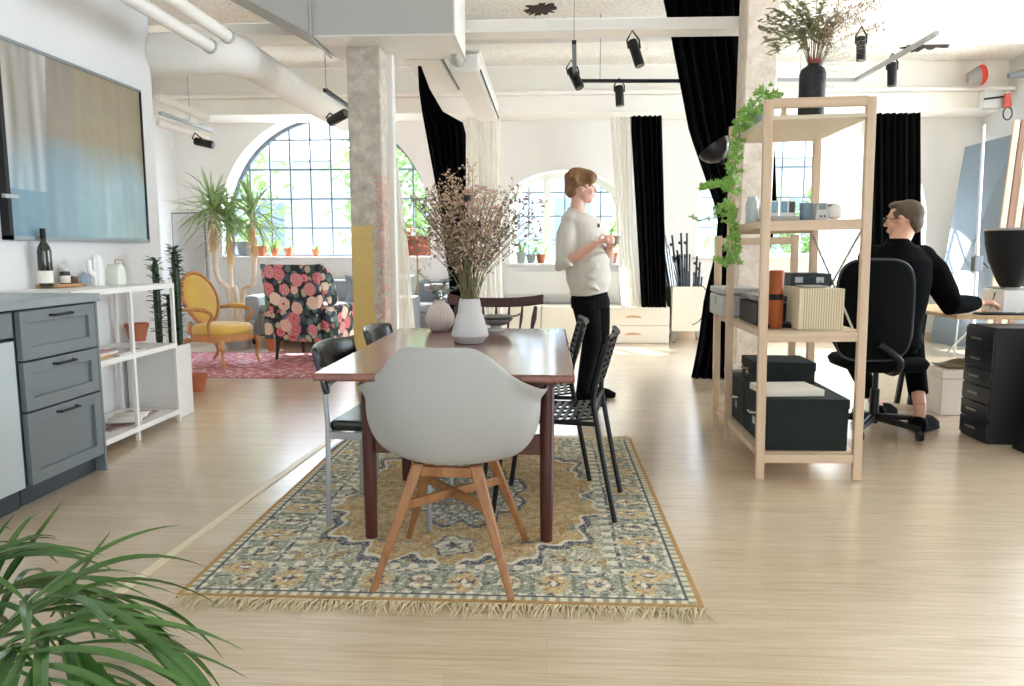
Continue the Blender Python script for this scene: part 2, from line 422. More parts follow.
# ---------------------------------------------------------------- light
W = bpy.data.worlds.new('world'); S.world = W; W.use_nodes = True; nt = W.node_tree
bg = nt.nodes['Background']
tc = nt.nodes.new('ShaderNodeTexCoord'); sp = nt.nodes.new('ShaderNodeSeparateXYZ'); nt.links.new(tc.outputs['Generated'], sp.inputs[0])
def _mr(sock, a, b, c, d):
    n_ = nt.nodes.new('ShaderNodeMapRange'); n_.interpolation_type = 'SMOOTHSTEP'
    for k_, x_ in zip((1, 2, 3, 4), (a, b, c, d)): n_.inputs[k_].default_value = x_
    nt.links.new(sock, n_.inputs[0]); return n_.outputs[0]
def _mt(op, a, b):
    n_ = nt.nodes.new('ShaderNodeMath'); n_.operation = op
    for k_, x_ in enumerate((a, b)):
        if hasattr(x_, 'links'): nt.links.new(x_, n_.inputs[k_])
        else: n_.inputs[k_].default_value = x_
    return n_.outputs[0]
SKY_REAR, SKY_FRONT, SKY_HIGH, SKY_RIGHT = 1.6, 3.0, 25, 8  # overhead and right-hand sky boosted as added interior fill
_base = _mr(sp.outputs[1], -.3, .3, SKY_REAR, SKY_FRONT)
_high = _mt('MULTIPLY', _mr(sp.outputs[1], -.1, .4, 0, 1), _mr(sp.outputs[2], .22, .6, 0, SKY_HIGH))
_right = _mr(sp.outputs[0], .35, .8, 0, SKY_RIGHT)
nt.links.new(_mt('ADD', _mt('ADD', _base, _high), _right), bg.inputs[1])
cr = nt.nodes.new('ShaderNodeValToRGB'); cr.color_ramp.elements[0].position = .45; cr.color_ramp.elements[0].color = (.80, .895, 1, 1); cr.color_ramp.elements[1].position = .8; cr.color_ramp.elements[1].color = (.77, .88, 1, 1)
mp = nt.nodes.new('ShaderNodeMapRange'); mp.inputs[1].default_value = -1; nt.links.new(sp.outputs[2], mp.inputs[0]); nt.links.new(mp.outputs[0], cr.inputs[0]); nt.links.new(cr.outputs[0], bg.inputs[0])
sun = bpy.data.lights.new('sun', 'SUN'); sun.energy = 22; sun.angle = math.radians(.8); sun.color = (1, .97, .92)
so = bpy.data.objects.new('sun', sun); COL.objects.link(so); so.location = (3, 14, 8)
so.rotation_euler = Vector((.38, -.72, -.75)).to_track_quat('-Z', 'Y').to_euler()
S.view_settings.view_transform = 'Standard'; S.view_settings.look = 'None'; S.view_settings.gamma = 1; S.view_settings.exposure = 0.34
S.view_settings.use_curve_mapping = False
S.cycles.use_denoising = True; S.cycles.max_bounces = 10; S.cycles.diffuse_bounces = 6; S.cycles.glossy_bounces = 3; S.cycles.transparent_max_bounces = 12
S.cycles.caustics_reflective = False; S.cycles.caustics_refractive = False; S.cycles.sample_clamp_indirect = 6
# ================================================================ rug
def rug_cols(nx, ny, L, Wd):
    import numpy as np
    from mathutils import noise as mn
    P = {k: np.array(lin(c)[:3]) for k, c in dict(gold='b39059', gold2='c7a972', cream='d8ceae', sage='969a88', sage2='b0ae96', navy='50545e', green='757b66', rust='b08a66', edge='b18a55', ivory='e2dac4').items()}
    out = np.zeros((ny, nx, 3))
    def mixc(a, b, t): return a*(1-t)+b*t
    for j in range(ny):
        y = (j/(ny-1)-.5)*L
        for i in range(nx):
            x = (i/(nx-1)-.5)*Wd
            ex = Wd/2-abs(x); ey = L/2-abs(y); e = min(ex, ey); along = y if ex < ey else x
            n1 = mn.noise((x*60, y*60, 0)); n2 = mn.noise((x*25+5, y*25, 3)); n3 = mn.noise((abs(x)*18, abs(y)*18, 7)); n4 = mn.noise((abs(x)*40, abs(y)*40, 11))
            if e < .018: c = P['edge']
            elif e < .045: c = P['sage'] if math.sin(along*160) > .2 else P['cream']
            elif e < .055: c = P['navy']
            elif e < .235:
                t = (e-.055)/.18; a = along/.155
                cell = math.floor(a); f = a-cell-.5
                d = math.hypot(f*1.35, (t-.5)*1.2)
                if cell % 2 == 0:
                    if abs(f)*1.6+abs(t-.5) < .62: c = P['gold2'] if n4 < .25 else P['rust']
                    elif abs(f) > .4: c = P['green']
                    else: c = P['sage2']
                    if abs(f)+abs(t-.5)*.9 < .17: c = P['navy']
                    if abs(f)*1.2+abs(t-.5)*.5 < .09: c = P['ivory']
                else:
                    if d < .46 and d > .36: c = P['green']
                    elif d < .36: c = P['cream'] if n4 < .15 else P['rust']
                    else: c = P['sage']
                    if d < .16+.06*math.cos(6*math.atan2(t-.5, f)): c = P['navy'] if n3 > -.15 else P['rust']
                if t < .07 or t > .93: c = P['ivory'] if int(along/.03) % 2 else P['sage']
                if n4 > .42: c = P['navy']
                elif n4 < -.42: c = P['ivory']
            elif e < .25: c = P['navy'] if n4 > -.1 else P['cream']
            elif e < .29:
                c = P['ivory'] if int(along/.035) % 2 else P['sage']
            else:
                hx, hy = Wd/2-.29, L/2-.29
                u, v = abs(x)/hx, abs(y)/hy
                # corner spandrels bounded by a scalloped line
                s = (u**2.4+v**2.4)**(1/2.4)
                ang = math.atan2(v, u); s += .055*math.cos(ang*14)+.03*math.cos(ang*34)
                if s > 1.04:
                    c = P['sage2'] if n4 < .05 else P['cream']
                    if n3 > .25: c = P['gold']
                    if abs(n4) < .05: c = P['green']
                    if n4 > .38: c = P['navy']
                elif s > .985: c = P['navy'] if n4 > -.35 else P['sage']
                elif s > .955: c = P['ivory']
                else:
                    dm = math.hypot(x/.26, y/.42); th = math.atan2(y/.42, x/.26)
                    dd = dm+.09*math.cos(8*th)+.04*math.cos(16*th)
                    if dd < 1:
                        c = P['ivory'] if n4 > .0 else P['sage']
                        if dd > .93: c = P['navy']
                        elif abs(dd-.62) < .04: c = P['green']
                        elif abs(n4) < .06: c = P['navy']
                        elif n3 > .3: c = P['gold']
                        if dd < .22: c = P['gold']
                        if dd < .1: c = P['navy']
                    else:
                        c = mixc(P['gold'], P['gold2'], min(1, max(0, .5+n2*1.6+.35*math.sin(y*34+n3*3))))
                        if abs(abs(y)-.62) < .10 and abs(x) < .10:
                            q = math.hypot(x/.08, (abs(y)-.62)/.1)+.15*math.cos(5*math.atan2(abs(y)-.62, x))
                            if q < 1: c = P['sage2'] if n4 > 0 else P['ivory']
                            if .85 < q < 1 or q < .3: c = P['navy']
                        if n3 > .42 and s > .6: c = P['sage2']
                        if n3 > .53 and s > .6: c = P['green']
            n5 = random.random()
            if e > .055 and n5 < .10: c = mixc(c, P['navy'], .55)
            elif e > .055 and n5 > .80: c = mixc(c, P['ivory'], .65)
            k = 1+.2*n1+.10*n2
            out[j, i] = np.clip(c*k, 0, 1)
    return out
def color_grid(name, x0, x1, y0, y1, nx, ny, cols, zfn, mat, parent):
    import numpy as np
    xs = np.linspace(x0, x1, nx); ys = np.linspace(y0, y1, ny)
    vs = [(xs[i], ys[j], zfn(xs[i], ys[j])) for j in range(ny) for i in range(nx)]
    fs = [(j*nx+i, j*nx+i+1, (j+1)*nx+i+1, (j+1)*nx+i) for j in range(ny-1) for i in range(nx-1)]
    me = bpy.data.meshes.new(name); me.from_pydata(vs, [], fs); me.update(); me.materials.append(mat)
    ca = me.color_attributes.new('pattern', 'FLOAT_COLOR', 'POINT')
    a = np.ones((nx*ny, 4), dtype=np.float32); a[:, :3] = cols.reshape(-1, 3); ca.data.foreach_set('color', a.ravel())
    me.polygons.foreach_set('use_smooth', [True]*len(me.polygons))
    o = bpy.data.objects.new(name, me); COL.objects.link(o); o.parent = parent
    return o
def attr_mat(name, rough=.95, bump=0, coat=0, nscale=300):
    t = NT(name); a = t.n('ShaderNodeAttribute', attribute_name='pattern'); t.l(a.outputs[0], t.b.inputs['Base Color'])
    t.b.inputs['Roughness'].default_value = rough; t.b.inputs['Coat Weight'].default_value = coat; t.b.inputs['Coat Roughness'].default_value = .05
    if bump: t.bump(t.noise(t.obj(), nscale, 3), bump, .003)
    return t.m
RX0, RX1, RY0, RY1 = -1.238, .508, 2.29, 4.45
rug = thing('patterned_rug', 'ornate gold, cream and sage fringed rug lying under the dining table', 'rug', ((RX0+RX1)/2, (RY0+RY1)/2, 0))
hw, hl = (RX1-RX0)/2, (RY1-RY0)/2
color_grid('pile', -hw, hw, -hl, hl, 349, 431, rug_cols(349, 431, 2*hl, 2*hw), lambda x, y: .011, attr_mat('rug_pile', .95, .35), rug)
MB().bx(-hw, hw, -hl, hl, .0005, .0100).build('backing', pm('rug_backing', 'b08a52', .9), rug, smooth=False)
m = MB(); random.seed(3)
for side in (-1, 1):
    x = -hw
    while x < hw:
        x += rnd(.0025, .006); L = rnd(.045, .095); y = side*hl; dx = rnd(-.04, .04)
        m.tube([(x, y, .008), (x+dx*.4, y+side*L*.5, .010+rnd(0, .008)), (x+dx, y+side*L, .003)], [.0022, .0018, .001], 4)
f = m.build('fringe', pm('cotton_fringe', 'd9cba8', .95), rug); f['kind'] = 'stuff'

# ================================================================ dining table
tb = thing('dining_table', 'reddish teak dining table standing on the patterned rug', 'table', (-.354, 3.15, 0))
t = NT('teak_top'); v = t.obj((9, .8, 9)); nz = t.noise(v, 3, 6, .6, .8)
t.l(t.ramp(nz, [(.3, '5e2f22'), (.7, '864a34')]), t.b.inputs['Base Color']); t.b.inputs['Roughness'].default_value = .31; t.b.inputs['Specular IOR Level'].default_value = .5; t.b.inputs['Coat Weight'].default_value = 1.0; t.b.inputs['Coat Roughness'].default_value = .13
TT = t.m
MB().bx(-.444, .444, -.72, .78, .712, .74).build('tabletop', TT, tb, bevel=.008)
MB().bx(-.36, .36, -.36, -.335, .63, .712).bx(-.36, .36, .42, .445, .63, .712).bx(-.375, -.35, -.36, .44, .63, .712).bx(.35, .375, -.36, .44, .63, .712).build('apron', TEAK, tb, bevel=.003)
for sx in (-1, 1):
    for y in (-.33, .42):
        MB().tube([(sx*.35, y, .012), (sx*.35, y, .35), (sx*.35, y, .712)], [.024, .028, .029], 16).build('leg', TEAKV, tb)
    # low side stretcher
MB().bx(-.33, .33, -.34, -.318, .36, .44).build('stretcher', TEAK, tb, bevel=.003)

# ================================================================ white bucket chair
ch = thing('shell_armchair', 'white plastic bucket armchair with splayed oak legs at the near end of the table', 'chair', (-.335, 2.55, 0), -.07)
SHELL = pm('white_shell_plastic', 'a6a6a2', .45, var=.02)
def sm(t): t = max(0, min(1, t)); return t*t*(3-2*t)
def shell(u, v):
    th = u*2*PI-PI              # 0 = back (towards -y)
    a = abs(th)
    rim = .85-.165*sm((a-.40)/1.0)-.22*sm((a-1.75)/1.0)
    rim += .0
    rx = .27+.035*sm((a-.9)/.5)*(1-sm((a-2.0)/.5)); ry_b = .225; ry_f = .25
    rad = math.sin(min(1, v*1.22)*PI/2)**.62 if v < .82 else 1
    z0 = .435; lift = max(0, (v-.30)/.70)
    z = z0+.02*v+(rim-z0-.02)*(lift**1.35)
    flare = 1+.10*sm((v-.90)/.10)*sm((a-.9)/.4)*(1-sm((a-2.3)/.5))
    lean = -.05*(z-z0)/.4*math.cos(th)
    k = rad*flare
    # the back tapers a little to its top, arms stay wide
    tap = 1-.13*max(0, (z-.68))/.165*math.cos(min(a, PI/2))**1
    x = math.sin(th)*rx*k*tap
    y = -math.cos(th)*(ry_b if a < PI/2 else ry_f)*k
    y -= .10*max(0, (z-.45))*max(0, math.cos(th))
    return (x, y, z)
m = MB(); m.grid(shell, 72, 26, cu=True); o = m.build('shell', SHELL, ch, solid=.009, recalc=False, angle=80)
md = o.modifiers.new('sub', 'SUBSURF'); md.levels = 1; md.render_levels = 1
LC = [(-.235, -.225), (.235, -.225), (-.235, .25), (.235, .27)]
for x, y in LC:
    tx, ty = x*.42, y*.50
    MB().loft([[Vector((x+a*.011, y+b*.011, .012)) for a, b in ((-1, -1), (1, -1), (1, 1), (-1, 1))],
               [Vector((tx+a*.021, ty+b*.017, .43)) for a, b in ((-1, -1), (1, -1), (1, 1), (-1, 1))]]).build('leg', OAK, ch, bevel=.005)
def lp(x, y, z): k = (z-.012)/.418; return Vector((x*(1-k*.58), y*(1-k*.5), z))
MB().bar(lp(-.235, -.225, .405), lp(.235, -.225, .405), .02, .035).bar(lp(-.235, .25, .405), lp(.235, .25, .405), .02, .035).build('seat_frame', OAK, ch, bevel=.003)
MB().bar(lp(-.235, -.225, .29), lp(.235, .27, .29), .018, .032).bar(lp(.235, -.225, .29), lp(-.235, .25, .29), .018, .032).build('cross_brace', OAK, ch, bevel=.003)

# ================================================================ chrome and black leather chairs (left side)
LEATH = pm('black_leather', '101113', .24, var=.15, scale=40, bump=.1, spec=.6)
def leather_chair(label, loc, rz):
    # local: front faces +x (towards the table), back at -x
    o = thing('leather_dining_chair', label, 'chair', loc, rz, 'black leather and steel chairs at the table')
    for y in (-.21, .21):
        MB().tube([(-.23, y, .012), (-.22, y, .44), (-.235, y, .68)], .011, 8).build('leg', STEEL, o)
        MB().tube([(.2, y, .012), (.2, y, .43)], .011, 8).build('leg', STEEL, o)
        MB().bar((-.22, y, .40), (.2, y, .40), .012, .03).build('side_rail', STEEL, o)
    [MB().bar((x, -.21, z), (x, .21, z), .012, h).build('cross_rail', STEEL, o) for x, z, h in ((-.22, .40, .03), (.2, .40, .03), (-.22, .33, .012))]
    MB().box((-.01, 0, .435), (.42, .40, .045)).build('seat', LEATH, o, bevel=.018, seg=3)
    def bk(u, v):
        y = (u-.5)*.44; z = .57+.185*v; return (-.245-.05*v+.05*(2*u-1)**2-.02, y, z+.012*math.cos((u-.5)*PI))
    MB().grid(bk, 12, 7).build('backrest', LEATH, o, solid=.028, bevel=.008, recalc=False)
    return o
leather_chair('black leather chair with steel legs, nearer of the two on the left of the table', (-.665, 3.12, 0), -.08)
leather_chair('black leather chair with steel legs, farther of the two on the left of the table', (-.625, 3.80, 0), -.05)

# ================================================================ black perforated chairs (right side)
def slat_chair(label, loc, rz):
    # front faces -x (towards the table), back at +x
    o = thing('perforated_metal_chair', label, 'chair', loc, rz, 'black perforated chairs at the table')
    for y in (-.2, .2):
        MB().tube(spline([(.27, y, .012), (.19, y, .42), (.175, y, .56), (.222, y, .765)], 6), .0115, 8).build('leg', BLACKM, o)
        MB().tube([(-.26, y, .012), (-.20, y, .44)], .0115, 8).build('leg', BLACKM, o)
        MB().tube([(-.20, y, .435), (.19, y, .43)], .010, 8).build('side_rail', BLACKM, o)
    [MB().tube([(x, -.2, z), (x, .2, z)], .008, 8).build('cross_rail', BLACKM, o) for x, z in ((.18, .50), (-.2, .435))]
    m = MB()
    def panel(m, P, nu, nv, gu, gv):      # slatted panel with square openings; P(u, v) -> point
        def cell(a0, a1, b0, b1): m.add([P(a0, b0), P(a1, b0), P(a1, b1), P(a0, b1)], [(0, 1, 2, 3)])
        for i in range(nu):
            for j in range(nv):
                u0, u1, v0, v1 = i/nu, (i+1)/nu, j/nv, (j+1)/nv; a, b = gu/nu, gv/nv
                cell(u0, u1, v0, v0+b); cell(u0, u1, v1-b, v1); cell(u0, u0+a, v0+b, v1-b); cell(u1-a, u1, v0+b, v1-b)
    panel(m, lambda u, v: (-.22+.40*u, -.205+.41*v, .452-.018*math.sin(PI*u)+.004), 12, 5, .26, .09)
    m.build('seat', BLACKM, o, solid=.008, recalc=False, smooth=False)
    m = MB(); panel(m, lambda u, v: (.185+.055*u+.028*math.sin(PI*v)-.012, -.21+.42*v, .60+.195*u), 7, 5, .24, .09)
    m.build('backrest', BLACKM, o, solid=.012, recalc=False, smooth=False)
    MB().tube([(.228+.028*math.sin(PI*k/8), -.21+.42*k/8, .797) for k in range(9)], .011, 8).build('top_rail', BLACKM, o)
    return o
slat_chair('black perforated metal chair, nearer of the two on the right of the table', (.048, 3.27, 0), -.15)
slat_chair('black perforated metal chair, farther of the two on the right of the table', (-.06, 3.80, 0), .0)

# ================================================================ dark spindle chair at the far end
sc_ = thing('spindle_chair', 'dark brown wooden spindle-back chair at the far end of the table', 'chair', (-.33, 4.42, 0), 0)
MB().loft([[Vector((.21*math.cos(a)*k, .2*math.sin(a)*k+.0, z)) for a in [2*PI*i/24 for i in range(24)]] for k, z in ((.92, .43), (1, .44), (1, .46), (.95, .465))]).build('seat', DARKW, sc_)
for x in (-.16, .16):
    for y in (-.14, .14):
        MB().tube([(x*1.35, y*1.4, .0), (x*1.2, y*1.25, .18), (x, y, .44)], [.011, .018, .014], 10).build('leg', DARKW, sc_)
[MB().tube([(-.2, y, .2), (.2, y, .2)], .009, 6).build('stretcher', DARKW, sc_) for y in (-.18, .18)]
def crest(u, v):
    a = (u-.5)*2; return (a*.30, .22+.02*v-.07*a*a, .80+.055*v+.028*abs(a)**2.5+.0*a)
MB().grid(crest, 20, 4).build('crest_rail', DARKW, sc_, solid=.024, bevel=.006, recalc=False)
for i in range(7):
    a = (i-3)/3; th = 1.7 if abs(a) > .99 else 1
    MB().tube([(a*.19, .16-.04*a*a, .455), (a*.21, .18-.05*a*a, .58), (a*.225, .20-.055*a*a, .66), (a*.24, .215-.06*a*a, .74), (a*.25, .23-.06*a*a, .81)], [.006*th, .011*th, .006*th, .010*th, .006*th], 8).build('spindle', DARKW, sc_)

# ================================================================ things on the table
p = PZ(470, 343, .74)
vz = thing('faceted_vase', 'tall matt white vase with angled shoulders on the dining table, holding dried flowers', 'vase', p)
CER = pm('matt_white_ceramic', 'c6c4c1', .6, var=.03)
MB().lathe([(.052, .0), (.060, .003), (.083, .034), (.084, .042), (.060, .125), (.055, .135), (.047, .19), (.043, .20), (.039, .20), (.045, .13), (.07, .04), (.0, .01)], n=32).build('body', CER, vz, angle=25)
p2 = p+Vector((0, 0, .0))
# dried bouquet
random.seed(11)
bq = thing('dried_flower_bouquet', 'wide bouquet of brown dried grasses and dark thistles in the faceted vase', 'dried flowers', p)
STEM = pm('dry_stem', '857650', .8, var=.3); STEMG = pm('olive_stem', '74754a', .8, var=.3)
DRYB = pm('dry_brown_blossom', 'c2a48f', .9, var=.35, scale=30); DRYD = pm('dry_dark_seed', '7d6c6c', .9, var=.3); THI = pm('dark_thistle', '23263a', .8, var=.2)
m1 = MB(); m2 = MB(); m3 = MB(); m4 = MB()
def tip(x, z, y): return Vector((x, y, z))
for i in range(80):
    ax = rnd(-.25, .31); L = rnd(.36, .62)*(1-.25*abs(ax)/.3)+.03; ay = rnd(-.13, .13)
    z1 = .10+L
    b = Vector((rnd(-.03, .03), rnd(-.03, .03), .12)); e = Vector((ax, ay, z1+.02))
    q = b.lerp(e, .45)+Vector((-ax*.18, 0, .03))
    pts = spline([b, q, e], 5); r = rnd(.0011, .0018)
    (m4 if i % 3 else m1).tube(pts, [r*1.3]+[r]*(len(pts)-1), 4)
    for k in range(5, len(pts)):
        for s_ in range(3 if k > 6 else 2):
            d = Vector((rnd(-1, 1), rnd(-1, 1), rnd(.1, 1.1))).normalized(); ln = rnd(.025, .075); ep = pts[k]+d*ln
            m1.tube([pts[k], ep], .0007, 3)
            for z in range(2):
                c_ = ep-d*rnd(0, ln*.6)+Vector((rnd(-.01, .01), rnd(-.01, .01), rnd(-.01, .01)))
                (m3 if (ax > .14 or ax < -.12) and rnd(0, 1) < .6 else m2).ell(c_, (rnd(.003, .007),)*2+(rnd(.003, .006),), n=5, m=3)
# denser tan cloud in the upper middle
for i in range(330):
    c_ = Vector((rnd(-.05, .14), rnd(-.08, .08), rnd(.46, .70)));
    if ((c_.x-.04)/.1)**2+((c_.z-.58)/.12)**2 < 1: m2.ell(c_, (rnd(.003, .008),)*2+(rnd(.003, .006),), n=5, m=3)
m1.build('stems', STEM, bq, recalc=False); m4.build('green_stems', STEMG, bq, recalc=False)
o = m2.build('tan_blossoms', DRYB, bq, recalc=False); o['kind'] = 'stuff'
o = m3.build('dark_seed_heads', DRYD, bq, recalc=False); o['kind'] = 'stuff'
for u, v_ in ((441, 211), (457, 222), (464, 208), (467, 198), (478, 225), (457, 217)):
    q = PY(u, v_, p.y-.06)-p
    m = MB(); m.ell(q, (.015, .015, .013), n=10, m=8)
    for k in range(60):
        d = Vector((rnd(-1, 1), rnd(-1, 1), rnd(-.6, 1))).normalized(); m.tube([q+d*.01, q+d*rnd(.018, .026)], [.0018, .0003], 3)
    m.tube([q, q.lerp(Vector((0, 0, .15)), .5)+Vector((0, 0, .0)), (0, 0, .12)], .0018, 4)
    m.build('thistle_head', THI, bq, recalc=False)
# ribbed vase with eucalyptus
p = PZ(440, 331, .74); rv = thing('ribbed_vase', 'small round beige ribbed vase with a eucalyptus sprig, left of the white vase', 'vase', p)
m = MB(); prof = []
for i in range(13):
    z = .012+.125*i/12; r = .028+.046*math.sin(PI*min(1, (z/.155)**.8))**.9; prof.append((r, z))
m.lathe([(.03, .0), (.045, .002)]+prof[1:]+[(.026, .146), (.026, .16), (.021, .16), (.021, .12), (.0, .1)], n=96, rib=.035, nrib=24).build('body', pm('beige_ceramic', 'cbbfb6', .7), rv, angle=60)
eu = thing('eucalyptus_sprig', 'grey-green eucalyptus sprig standing in the small ribbed vase', 'sprig', p)
m = MB(); m2 = MB()
for e in ((-.11, 0, .30), (.09, 0, .22), (.05, -.03, .27), (-.03, 0, .2)):
    pts = spline([(0, 0, .12), (e[0]*.3, e[1], .12+(e[2]-.12)*.6), e], 5); m.tube(pts, .0014, 4)
    for k in range(4, len(pts)):
        for s_ in (-1, 1): m2.leaf(pts[k], (s_*rnd(.3, 1), rnd(-1, 1), rnd(-.2, .8)), rnd(.022, .038), rnd(.016, .026), n=3)
m.build('stems', STEM, eu, recalc=False); m2.build('leaves', pm('eucalyptus_leaf', '7f8f83', .7, var=.25), eu, recalc=False)
p = PZ(496, 331, .74); bw = thing('footed_bowl', 'grey speckled bowl on a pale foot, right of the white vase', 'bowl', p)
MB().lathe([(.045, 0), (.047, .006), (.03, .018), (.028, .028)], n=28).build('foot', pm('pale_green_glaze', 'b9bdb4', .5), bw)
MB().lathe([(.03, .028), (.06, .036), (.085, .06), (.088, .066), (.083, .066), (.055, .045), (.0, .038)], n=32).build('dish', pm('grey_stoneware', '8d8a84', .6, var=.2, scale=60), bw)
b2 = thing('stacked_bowl', 'flat grey dish with a handle lying inside the footed bowl', 'bowl', p+Vector((0, 0, .046)))
MB().lathe([(.02, .0), (.06, .012), (.092, .03), (.088, .034), (.05, .018), (.0, .012)], n=30).tube([(.085, 0, .03), (.11, -.01, .036), (.125, -.01, .045)], .006, 6).build('body', pm('grey_stoneware2', '77746f', .6, var=.2, scale=60), b2)
# ================================================================ left wall: framed glass with a painted reflection
def tv_reflection_cols(nx, ny):
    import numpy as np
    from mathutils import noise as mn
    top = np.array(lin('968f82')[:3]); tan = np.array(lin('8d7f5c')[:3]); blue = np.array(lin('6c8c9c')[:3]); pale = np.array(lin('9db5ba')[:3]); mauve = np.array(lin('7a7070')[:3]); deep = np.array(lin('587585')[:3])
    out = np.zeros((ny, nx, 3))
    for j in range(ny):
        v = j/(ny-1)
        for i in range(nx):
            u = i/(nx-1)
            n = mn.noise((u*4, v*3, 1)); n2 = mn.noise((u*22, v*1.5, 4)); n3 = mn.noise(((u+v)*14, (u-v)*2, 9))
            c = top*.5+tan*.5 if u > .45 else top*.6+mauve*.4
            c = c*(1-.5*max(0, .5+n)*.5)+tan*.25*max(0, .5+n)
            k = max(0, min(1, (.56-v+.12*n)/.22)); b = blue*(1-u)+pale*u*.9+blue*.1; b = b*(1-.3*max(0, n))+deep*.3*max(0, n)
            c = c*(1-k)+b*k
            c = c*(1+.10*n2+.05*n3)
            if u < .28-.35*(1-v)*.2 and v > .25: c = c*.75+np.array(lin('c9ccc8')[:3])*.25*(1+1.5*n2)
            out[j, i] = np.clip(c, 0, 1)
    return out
tv = thing('framed_glass', 'large glossy framed glass on the left wall with a painted reflection of beige and teal curtains', 'picture', (-2.93, 4.6, 1.74))
Y0, Y1, Z0, Z1 = -.735, .66, -.53, .535
m = MB()
for a in ((Y0, Y1, Z0, Z0+.022), (Y0, Y1, Z1-.022, Z1), (Y0, Y0+.05, Z0, Z1), (Y1-.012, Y1, Z0, Z1)): pass
FR = pm('silver_frame', '8e979b', .35, metal=.4)
MB().bx(.002, .05, Y0, Y1, Z0, Z0+.022).build('frame_bottom', FR, tv); MB().bx(.002, .05, Y0, Y1, Z1-.018, Z1).build('frame_top', FR, tv)
MB().bx(.002, .05, Y0, Y0+.028, Z0, Z1).build('frame_side', BLACKM, tv, label='black near side of the frame'); MB().bx(.002, .05, Y1-.012, Y1, Z0, Z1).build('frame_side', BLACKM, tv)
nx, ny = 200, 140
cg = color_grid('print', Y0+.025, Y1-.01, Z0+.02, Z1-.017, nx, ny, tv_reflection_cols(nx, ny), lambda x, y: 0, attr_mat('painted_reflection', .25, 0, .6), tv)  # blurred curtain reflection painted into the vertex colours
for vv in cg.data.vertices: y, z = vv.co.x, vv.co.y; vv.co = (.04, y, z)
MB().bx(.0, .03, Y0+.02, Y1-.01, Z0+.01, Z1-.01).build('backing_board', BLACKP, tv, smooth=False)
MB().box((.06, Y0+.01, -.30), (.02, .10, .02)).build('bracket', STEEL, tv)

# ================================================================ kitchen units
BLUEG = pm('blue_grey_paint', '71797d', .42, var=.03); BLUEGL = pm('pale_blue_grey_worktop', '8f989c', .35, var=.04); LGREY = pm('pale_grey_enamel', 'bcc7cb', .35, var=.02)
wt = tag(MB().bx(-2.925, -2.305, 1.9, 3.70, .895, .935).build('worktop', BLUEGL, bevel=.004), 'pale blue-grey worktop running over the grey kitchen cabinets', 'worktop')
cab = thing('drawer_cabinet', 'blue-grey kitchen cabinet with three panelled drawers below the worktop', 'cabinet', (-2.33, 3.345, 0))
MB().bx(-.59, -.022, -.225, .335, .09, .89).build('body', pm('dark_blue_grey', '39444c', .5), cab)
MB().bx(-.59, .004, .335, .352, .0, .893).build('end_panel', BLUEG, cab)
MB().bx(-.59, -.05, -.225, .333, .0, .088).build('plinth', pm('dark_plinth', '2f383f', .5), cab)
def front(z0, z1):
    d = MB(); y0, y1 = -.215, .325; w = .055
    d.bx(-.018, -.008, y0, y1, z0, z1).bx(-.01, .008, y0, y0+w, z0, z1).bx(-.01, .008, y1-w, y1, z0, z1).bx(-.01, .008, y0+w, y1-w, z0, z0+w).bx(-.01, .008, y0+w, y1-w, z1-w, z1)
    dd = d.build('drawer', BLUEG, cab, bevel=.0015)
    MB().tube([(.008, -.02, z1-.03), (.032, -.015, z1-.03), (.034, .115, z1-.03), (.008, .12, z1-.03)], .006, 8).build('handle', BLACKM, dd)
front(.665, .885); front(.435, .655); front(.098, .425)
dw = thing('dishwasher', 'pale grey dishwasher front at the left edge beside the drawer cabinet', 'dishwasher', (-2.33, 2.815, 0))
MB().bx(-.55, -.03, -.3, .285, .09, .89).build('body', BLACKP, dw)
MB().bx(-.028, .005, -.298, .272, .10, .76).build('door', LGREY, dw, bevel=.003)
MB().bx(-.028, .005, -.298, .272, .775, .885).build('control_panel', BLUEG, dw, bevel=.003)
pl = MB().bx(-.55, -.04, -.3, .285, .0, .085).build('plinth', pm('dark_plinth', '2f383f', .5), dw)
tag(MB().lathe([(.035, 0), (.036, .01), (.034, .11), (.014, .135), (.012, .15)], c=(-2.46, 3.10, .936)).tube([(-2.46, 3.10, 1.08), (-2.46, 3.10, 1.12), (-2.42, 3.10, 1.12)], .006, 6).build('soap_dispenser', WHITE), 'white pump bottle at the left edge of the worktop', 'bottle')

# ================================================================ white open shelf
ws = thing('white_wire_shelf', 'white metal open shelf with three levels against the left wall beside the cabinets', 'shelf', (-2.9, 3.74, 0))
WD, WL = .40, 1.07
for z in (.07, .52, .92):
    s_ = MB().bx(0, WD, 0, WL, z, z+.018)
    o = s_.build('shelf_board', WHITE, ws, bevel=.002)
    MB().bx(WD-.004, WD+.012, 0, WL, z-.012, z+.02).build('edge', WHITE, o)
for x in (.01, WD):
    for y in (.01, .56, WL-.01): MB().bx(x-.011, x+.011, y-.011, y+.011, 0, .925).build('leg', WHITE, ws, bevel=.002)
